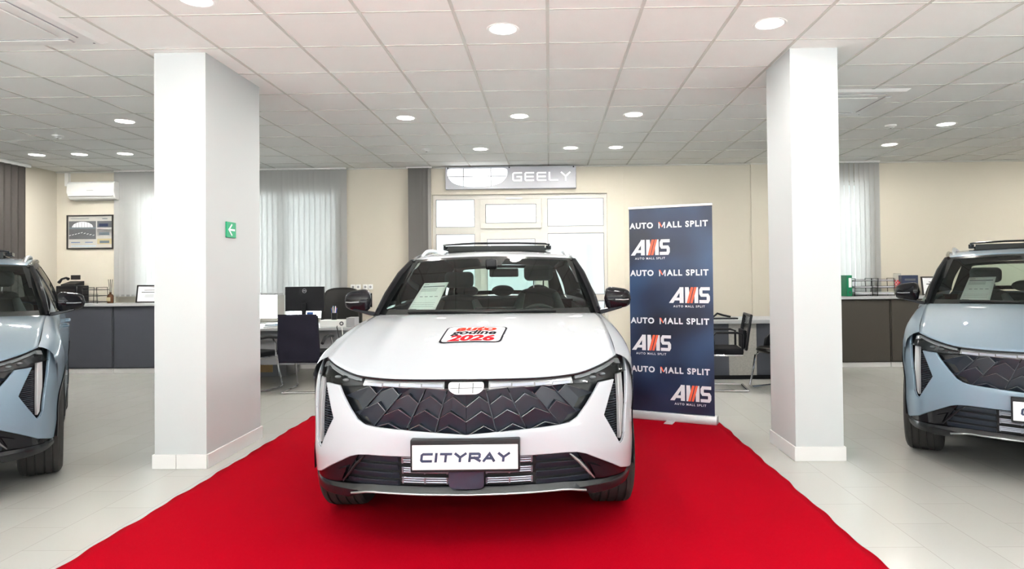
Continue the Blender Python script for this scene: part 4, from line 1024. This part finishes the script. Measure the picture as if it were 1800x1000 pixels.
# things on the left worktop
def tray(x, y, z, label, w=.26, d=.24, n=3, h=.20, papers=False, gm='black_plastic'):
    e = empty('letter_tray', (x, y, z))
    for k in range(n):
        zz = .02 + k * h / max(1, n - 1) * .92; mb = MB()
        mb.tube([(-w / 2, -d / 2, zz), (w / 2, -d / 2, zz), (w / 2, d / 2, zz), (-w / 2, d / 2, zz), (-w / 2, -d / 2, zz)], .0045, 6)
        for j in range(1, 6): mb.tube([(-w / 2 + w * j / 6, -d / 2, zz), (-w / 2 + w * j / 6, d / 2, zz)], .0025, 5)
        mb.tube([(-w / 2, -d / 2, zz + .025), (w / 2, -d / 2, zz + .025)], .003, 5)
        t = mb.build('tray_tier', gm, e)
        if papers: MB().box((-w / 2 + .02, -d / 2 + .01, zz + .004), (w / 2 - .02, d / 2 - .01, zz + .012 + .012 * (2 - k))).build('paper_stack', 'plate_white', e)
    mb = MB()
    for sx_ in (-1, 1): mb.tube([(sx_ * w * .44, -d / 2, 0), (sx_ * w * .40, -d / 2 - .002, h + .04), (sx_ * w * .40, d / 2, h + .04), (sx_ * w * .44, d / 2, 0)], .005, 6)
    mb.build('tray_rack', gm, e); return tag(e, label, 'letter tray', 'wire letter trays on the worktops')
tray(-6.92, 9.76, ZT_, 'black wire letter tray on the left worktop beside the phone')
e = empty('document_box', (-7.27, 9.76, ZT_)); obox('box_body', 'black_plastic', e, (-.16, -.13, 0), (.16, .13, .27), .01); obox('box_slot', 'frame_black', e, (-.13, -.134, .18), (.13, -.13, .22)); tag(e, 'black box machine under the desk phone on the left worktop', 'box')
e = empty('desk_phone', (-7.28, 9.76, ZT_ + .271))
MB().prism([(-.10, 0), (.10, 0), (.10, .07), (-.10, .02)], -.10, .12, 'x').build('phone_body', 'black_plastic', e, bevel=.004)
MB().tube([(-.13, -.09, .05), (-.135, -.03, .10), (-.13, .05, .12), (-.12, .09, .10)], [.024, .016, .016, .024], 10).build('handset', 'black_plastic', e)
obox('phone_screen', 'frame_black', e, (-.02, .0, .09), (.12, .02, .16)); tag(e, 'black desk phone on top of the black box at the left', 'phone')
e = empty('reed_diffuser', (-6.66, 9.72, ZT_))
MB().lathe([(0, 0), (.042, 0), (.044, .01), (.044, .11), (.034, .13), (.016, .14), (.016, .165), (0, .165)], 24).build('bottle', 'amber', e)
MB().box((-.03, -.0455, .03), (.03, -.0445, .09)).build('bottle_label', 'tan_print', e); mb = MB()
for k in range(6): a = k * 1.05; mb.tube([(.004 * math.cos(a), .004 * math.sin(a), .10), (.03 * math.cos(a), .03 * math.sin(a), .36)], .0028, 5)
mb.build('reed', 'black_plastic', e); tag(e, 'dark reed diffuser bottle with black sticks on the left worktop', 'diffuser')
def certificate(x, y, z, w, h, label, rz=0):
    e = empty('framed_certificate', (x, y, z), rz); R_ = Matrix.Rotation(-.17, 4, 'X'); t = .018; mb = MB()
    for a, b in (((-w, 0), (w, t)), ((-w, 2 * h - t), (w, 2 * h)), ((-w, t), (-w + t, 2 * h - t)), ((w - t, t), (w, 2 * h - t))): mb.box((a[0], -.02, a[1]), (b[0], 0, b[1]), R_)
    mb.build('frame', 'frame_black', e); p = MB().box((-w + t, -.010, t), (w - t, -.002, 2 * h - t), R_).build('certificate_paper', 'plate_white', e)
    mb = MB(); mb.box((-w * .42, -.0115, h * 1.38), (w * .42, -.0105, h * 1.46), R_); mb.box((-w * .62, -.0115, h * 1.14), (w * .62, -.0105, h * 1.24), R_)
    for k in range(3): mb.box((-w * .35, -.0115, h * (.9 - k * .12)), (w * .35, -.0105, h * (.93 - k * .12)), R_)
    mb.build('certificate_text', 'grey_print', p, weld=False); MB().box((-.03, .0, .0), (.03, .09, .008)).build('frame_stand', 'frame_black', e)
    return tag(e, label, 'certificate', 'framed certificates')
certificate(-6.07, 9.72, ZT_, .19, .135, 'black framed certificate standing on the left worktop next to the left pillar', .06)
certificate(5.74, 9.72, ZT_, .19, .14, 'black framed certificate standing on the right worktop behind the grey-blue car')
# things on the right worktop
e = empty('ring_binder', (4.42, 9.72, ZT_)); obox('binder_cover', 'bindergreen', e, (-.04, -.12, 0), (.04, .11, .31), .004); obox('spine_label', 'plate_white', e, (-.012, -.1225, .13), (.03, -.1202, .27), 0)
MB().lathe([(0, -.123), (.011, -.123), (.011, -.12)], 14, Matrix.Translation((.005, 0, .06)), 'y').build('finger_hole', 'steel', e); tag(e, 'green ring binder at the left end of the right worktop', 'binder')
tray(4.63, 9.71, ZT_, 'left black wire letter tray on the right worktop, against the green binder', .30, .20, 3, .22, True); tray(4.96, 9.71, ZT_, 'right black wire letter tray on the right worktop, beside the award', .29, .20, 3, .22, True)
e = empty('glass_award', (5.19, 9.74, ZT_)); obox('award_plate', 'clear', e, (-.05, 0, .02), (.06, .012, .33), .004); obox('award_base', 'white_plastic', e, (-.06, -.03, 0), (.07, .05, .02)); mb = MB()
for i in range(4):
    for j in range(6):
        if (i + j) % 2: mb.box((-.045 + i * .022, -.004, .08 + j * .025), (-.023 + i * .022, -.001, .105 + j * .025))
mb.build('award_checks', 'red_print', e, weld=False); tag(e, 'clear upright award with small red checks on the right worktop', 'award')
e = empty('display_box', (5.39, 9.80, ZT_)); obox('box_body', 'navy', e, (-.12, -.05, 0), (.12, .05, .30), .004); obox('box_label', 'grey_print', e, (-.08, -.0525, .22), (.08, -.0502, .25), 0); tag(e, 'dark blue display box behind the right car mirror', 'box')

# ------------------------------------------------------------------ chairs
def sled(e, w, h, y0, y1, m='chrome', r=.0125):   # cantilever tube frame: floor loop, front uprights, seat rails
    mb = MB(); 
    for s_ in (-1, 1):
        mb.tube([(s_ * w, y0, r), (s_ * w, y1 - .04, r), (s_ * w, y1, r + .03), (s_ * w, y1 - .05, h * .5), (s_ * w, y1 - .09, h - .03), (s_ * w, y1 - .14, h), (s_ * w, y0 + .06, h)], r, 8)
    mb.tube([(-w, y0, r), (w, y0, r)], r, 8); return mb.build('chair_frame', m, e)
def visitor_chair(x, y, rz, label, cover=False):
    e = empty('visitor_chair', (x, y, 0), rz)      # faces +y, back towards -y
    sled(e, .235, .42, -.27, .28)
    MB().box((-.23, -.22, .43), (.23, .26, .49)).build('seat', 'black_fabric', e, bevel=.02, bseg=3)
    mb = MB(); mb.grid(lambda u, v: ((u - .5) * .44, -.24 - .07 * v + .03 * (1 - (2 * u - 1) ** 2) * -1, .50 + .44 * v), 8, 8); mb.build('backrest', 'black_fabric', e, thick=.025)
    for s_ in (-1, 1):
        MB().tube([(s_ * .245, .16, .42), (s_ * .25, .15, .58), (s_ * .25, .10, .655)], .011, 8).build('arm_post', 'chrome', e)
        MB().tube([(s_ * .25, .17, .655), (s_ * .25, .02, .675), (s_ * .25, -.14, .665), (s_ * .245, -.23, .60)], .02, 8).build('armrest', 'black_plastic', e)
    if cover:
        mb = MB()
        mb.grid(lambda u, v: ((u - .5) * (.485 + .02 * math.sin(v * 5)), -.335 - .02 * math.cos(u * PI * 1) * 0 - .055 * v + .006 * math.sin(u * 13) * (1 - v) + .004 * math.sin(v * 14 + u * 4), .38 + .585 * v), 16, 16)
        mb.build('backrest_cover', 'cover_cloth', e, thick=.006)
        mb = MB(); mb.grid(lambda u, v: ((u - .5) * .485, -.390 + .16 * v, .965 - .01 * v), 8, 3); mb.build('cover_top', 'cover_cloth', e)
    return tag(e, label, 'chair', 'cantilever visitor chairs')
visitor_chair(-3.02, 8.06, .03, 'chair with a black cloth draped over its backrest, in front of the desk', True)
visitor_chair(-3.74, 8.05, -.35, 'black visitor chair with chrome sled frame, half hidden by the left pillar')
def tub_chair(x, y, rz, label):
    e = empty('shell_chair', (x, y, 0), rz)
    mb = MB()
    def sh(u, v):
        a = PI * (1.0 * u); r = .24; return (r * math.cos(a) * (1 - .12 * v), -.02 + .20 * -math.sin(a) - .09 * v * math.sin(a), .46 + .36 * v * (.35 + .65 * math.sin(a)))
    mb.grid(sh, 20, 8); mb.build('shell', 'black_plastic', e, thick=.02); MB().lathe([(0, .44), (.20, .44), (.235, .47), (.22, .50), (0, .51)], 24).build('seat', 'leather', e); sled(e, .19, .43, -.22, .24)
    return tag(e, label, 'chair')
tub_chair(2.74, 7.90, PI / 2 + .45, 'small black shell chair with chrome legs beside the right pillar')
def mesh_chair(x, y, rz, label):
    e = empty('mesh_chair', (x, y, 0), rz)
    sled(e, .24, .43, -.27, .27)
    MB().box((-.24, -.22, .43), (.24, .27, .51)).build('seat', 'black_fabric', e, bevel=.03, bseg=3)
    mb = MB(); mb.tube([(-.22, -.25, .50), (-.235, -.275, .70), (-.23, -.31, .90), (.23, -.31, .90), (.235, -.275, .70), (.22, -.25, .50), (-.22, -.25, .50)], .017, 8); bk = mb.build('back_frame', 'black_plastic', e)
    mb = MB()
    for i in range(26): z = .52 + i * .0145; mb.tube([(-.225, -.25 - .155 * (z - .5), z), (0, -.225 - .155 * (z - .5), z), (.225, -.25 - .155 * (z - .5), z)], .0016, 4, False)
    for i in range(27): x_ = -.21 + i * .0161; mb.tube([(x_, -.245 + .02 * (1 - (x_ / .22) ** 2), .52), (x_, -.305 + .02 * (1 - (x_ / .22) ** 2), .89)], .0016, 4, False)
    mb.build('back_mesh', 'black_fabric', bk, weld=False)
    mb = MB(); mb.box((-.18, -.265, .50), (.18, -.225, .72)); mb.build('lumbar_pad', 'black_fabric', e, bevel=.01)
    for s_ in (-1, 1): MB().tube([(s_ * .25, -.20, .50), (s_ * .26, -.20, .68), (s_ * .26, -.14, .70), (s_ * .26, .10, .70), (s_ * .26, .14, .66), (s_ * .25, .12, .50)], .014, 8).build('armrest', 'black_plastic', e)
    return tag(e, label, 'chair')
mesh_chair(2.10, 7.95, PI / 2 - .12, 'black mesh-back office chair on a chrome sled base, behind the banner')
# leather executive chair behind the desk
e = empty('executive_chair', (-3.06, 9.30, 0), PI + .1)
mb = MB(); mb.grid(lambda u, v: ((u - .5) * (.62 - .10 * v ** 4 + .0 * v), -.24 - .10 * v - .05 * (1 - (2 * u - 1) ** 2), .50 + .74 * v - .05 * (2 * u - 1) ** 4 * v), 12, 14); mb.build('backrest', 'leather', e, thick=.10, bevel=.03, bseg=3)
MB().box((-.27, -.25, .43), (.27, .27, .55)).build('seat', 'leather', e, bevel=.05, bseg=4)
for s_ in (-1, 1): MB().tube([(s_ * .27, -.20, .55), (s_ * .30, -.18, .68), (s_ * .30, .10, .70), (s_ * .28, .16, .56)], .024, 8).build('armrest', 'black_plastic', e)
MB().tube([(0, 0, .10), (0, 0, .44)], .03, 12).build('gas_lift', 'black_plastic', e)
for k in range(5):
    a = k * 2 * PI / 5 + .35; st = MB().tube([(0, 0, .14), (.17 * math.cos(a), .17 * math.sin(a), .12), (.31 * math.cos(a), .31 * math.sin(a), .085)], [.03, .024, .018], 8).build('base_arm', 'black_plastic', e)
    MB().lathe([(0, -.022), (.028, -.022), (.03, -.01), (.03, .01), (.028, .022), (0, .022)], 16, Matrix.Translation((.31 * math.cos(a), .31 * math.sin(a), .031)), 'x').build('caster', 'black_plastic', st)
tag(e, 'tall black leather executive chair behind the cluttered desk', 'chair')

# ------------------------------------------------------------------ left desk and what stands on it
DZ = .75
e = empty('office_desk', (-3.35, 8.75, 0))
obox('desktop', 'worktop', e, (-1.35, -.40, .715), (1.15, .40, DZ), .004); obox('modesty_panel', 'grey_board', e, (-1.30, -.28, .26), (1.10, -.26, .714), .002)
for x in (-1.31, 1.09): obox('desk_leg', 'grey_board', e, (x - .02, -.37, 0), (x + .02, .37, .714), .002)
tag(e, 'grey office desk with a monitor, behind the draped chair', 'desk')
e = empty('pedestal_cabinet', (-4.12, 9.40, 0)); obox('cabinet_body', 'grey_board', e, (-.55, -.20, 0), (.36, .25, .46), .003); obox('cabinet_door', 'oak', e, (-.50, -.215, .06), (.16, -.201, .42), .002); tag(e, 'low grey cabinet with an oak front on the floor under the desk', 'cabinet')
e = empty('computer_monitor', (-3.29, 8.66, DZ + .001))
obox('screen_housing', 'black_plastic', e, (-.262, -.02, .20), (.262, .02, .53), .006); MB().box((-.03, -.055, .03), (.03, -.03, .32)).build('monitor_stem', 'black_plastic', e, bevel=.005); obox('monitor_base', 'black_plastic', e, (-.12, -.13, 0), (.12, .08, .014))
mb = MB(); mb.tube([(.0 + .026 * math.cos(a), -.0215, .475 + .026 * math.sin(a)) for a in np.linspace(0, 2 * PI, 25)], .0028, 6, False); mb.box((-.017, -.0225, .471), (.017, -.0205, .479)); mb.build('monitor_badge', 'silver', e)
tag(e, 'black computer monitor seen from behind on the left desk', 'monitor')
e = empty('desk_organiser', (-2.79, 8.55, DZ + .001)); obox('organiser_body', 'white_plastic', e, (-.23, -.10, 0), (.12, .10, .09), .006); obox('organiser_side', 'grey_board', e, (.122, -.10, 0), (.23, .10, .12)); 
MB().lathe([(.012, -.104), (.028, -.104), (.028, -.10)], 20, Matrix.Translation((.06, 0, .045)), 'y').build('knob_ring', 'grey_print', e); tag(e, 'small white and grey box on the desk in front of the leather chair', 'box')
e = empty('pen_cup', (-2.86, 8.55, DZ + .092)); MB().lathe([(0, 0), (.035, 0), (.038, .09), (.034, .09), (.031, .005), (0, .005)], 20).build('cup', 'black_plastic', e)
for k, mm in enumerate(('blue_print', 'red_print', 'light_blue', 'blue_print', 'oak', 'plate_white')): a = k * 1.1; MB().tube([(.012 * math.cos(a), .012 * math.sin(a), .01), (.035 * math.cos(a), .03 * math.sin(a), .155 + .012 * (k % 3))], .006, 6).build('pen', mm, e)
tag(e, 'black cup of coloured pens on the white box', 'pen cup')
e = empty('paper_pile', (-3.60, 8.5, DZ + .001))
for k, (w, h0, mm) in enumerate(((.14, 0, 'plate_white'), (.13, .02, 'plate_white'), (.12, .034, 'light_blue'), (.13, .04, 'plate_white'))): MB().box((-w, -.10, h0), (w, .10, h0 + .014), Matrix.Rotation(.06 * k, 4, 'Z')).build('paper_bundle', mm, e)
tag(e, 'pile of white papers on the desk left of the monitor base', 'papers')
e = empty('sticky_stand', (-3.14, 8.45, DZ + .001)); obox('stand_body', 'blue_print', e, (-.04, -.03, 0), (.03, .03, .20), .004); obox('stand_clip', 'plate_white', e, (.035, -.03, 0), (.08, .03, .15)); tag(e, 'small blue and white holder on the desk in front of the monitor', 'holder')
e = empty('desk_cable', (-2.46, 8.29, 0)); MB().tube([(-.28, .02, .775), (-.28, .0, .765), (-.25, -.0, .62), (-.22, .01, .40), (-.20, .02, .20), (-.18, .04, .02)], .006, 6).build('cord', 'black_plastic', e); MB().tube([(-.22, .02, .76), (-.20, 0, .60), (-.24, .01, .3), (-.20, .03, .02)], .005, 6).build('cord', 'white_plastic', e); tag(e, 'black and white cables hanging down from the left desk', 'cable')

# ------------------------------------------------------------------ right desk
e = empty('reception_desk', (2.6, 8.85, 0))
obox('desktop', 'worktop', e, (-1.4, -.32, .74), (1.12, .40, .79), .004)
obox('desk_panel', 'cab', e, (-1.38, -.27, .06), (-.245, -.24, .739), .002); obox('desk_panel', 'speckled', e, (-.24, -.275, .06), (.12, -.24, .739), .002); obox('desk_panel', 'cab', e, (.125, -.27, .06), (1.08, -.24, .739), .002); obox('desk_plinth', 'black_plastic', e, (-1.36, -.22, 0), (1.06, .3, .059))
for x in (-1.37, 1.09): obox('desk_leg', 'cab', e, (x - .02, -.24, 0), (x + .02, .36, .739))
tag(e, 'low desk with dark and speckled panels between the banner and the right pillar', 'desk')
e = empty('computer_monitor', (1.98, 8.75, .791)); obox('screen_housing', 'black_plastic', e, (-.24, -.02, .12), (.16, .02, .42), .006); obox('monitor_stem', 'black_plastic', e, (-.06, .02, .01), (-.02, .05, .3)); obox('monitor_base', 'black_plastic', e, (-.14, -.09, 0), (.06, .10, .014)); tag(e, 'black monitor edge showing past the right side of the banner', 'monitor')
e = empty('keyboard', (2.30, 8.70, .791)); obox('keyboard_body', 'black_plastic', e, (-.22, -.07, 0), (.20, .07, .02)); MB().tube([(-.12, .02, .02), (-.05, .03, .075), (.03, .02, .05), (.12, .0, .03)], .014, 8).build('handset', 'black_plastic', e); tag(e, 'black keyboard with a handset on the desk beside the banner', 'keyboard')
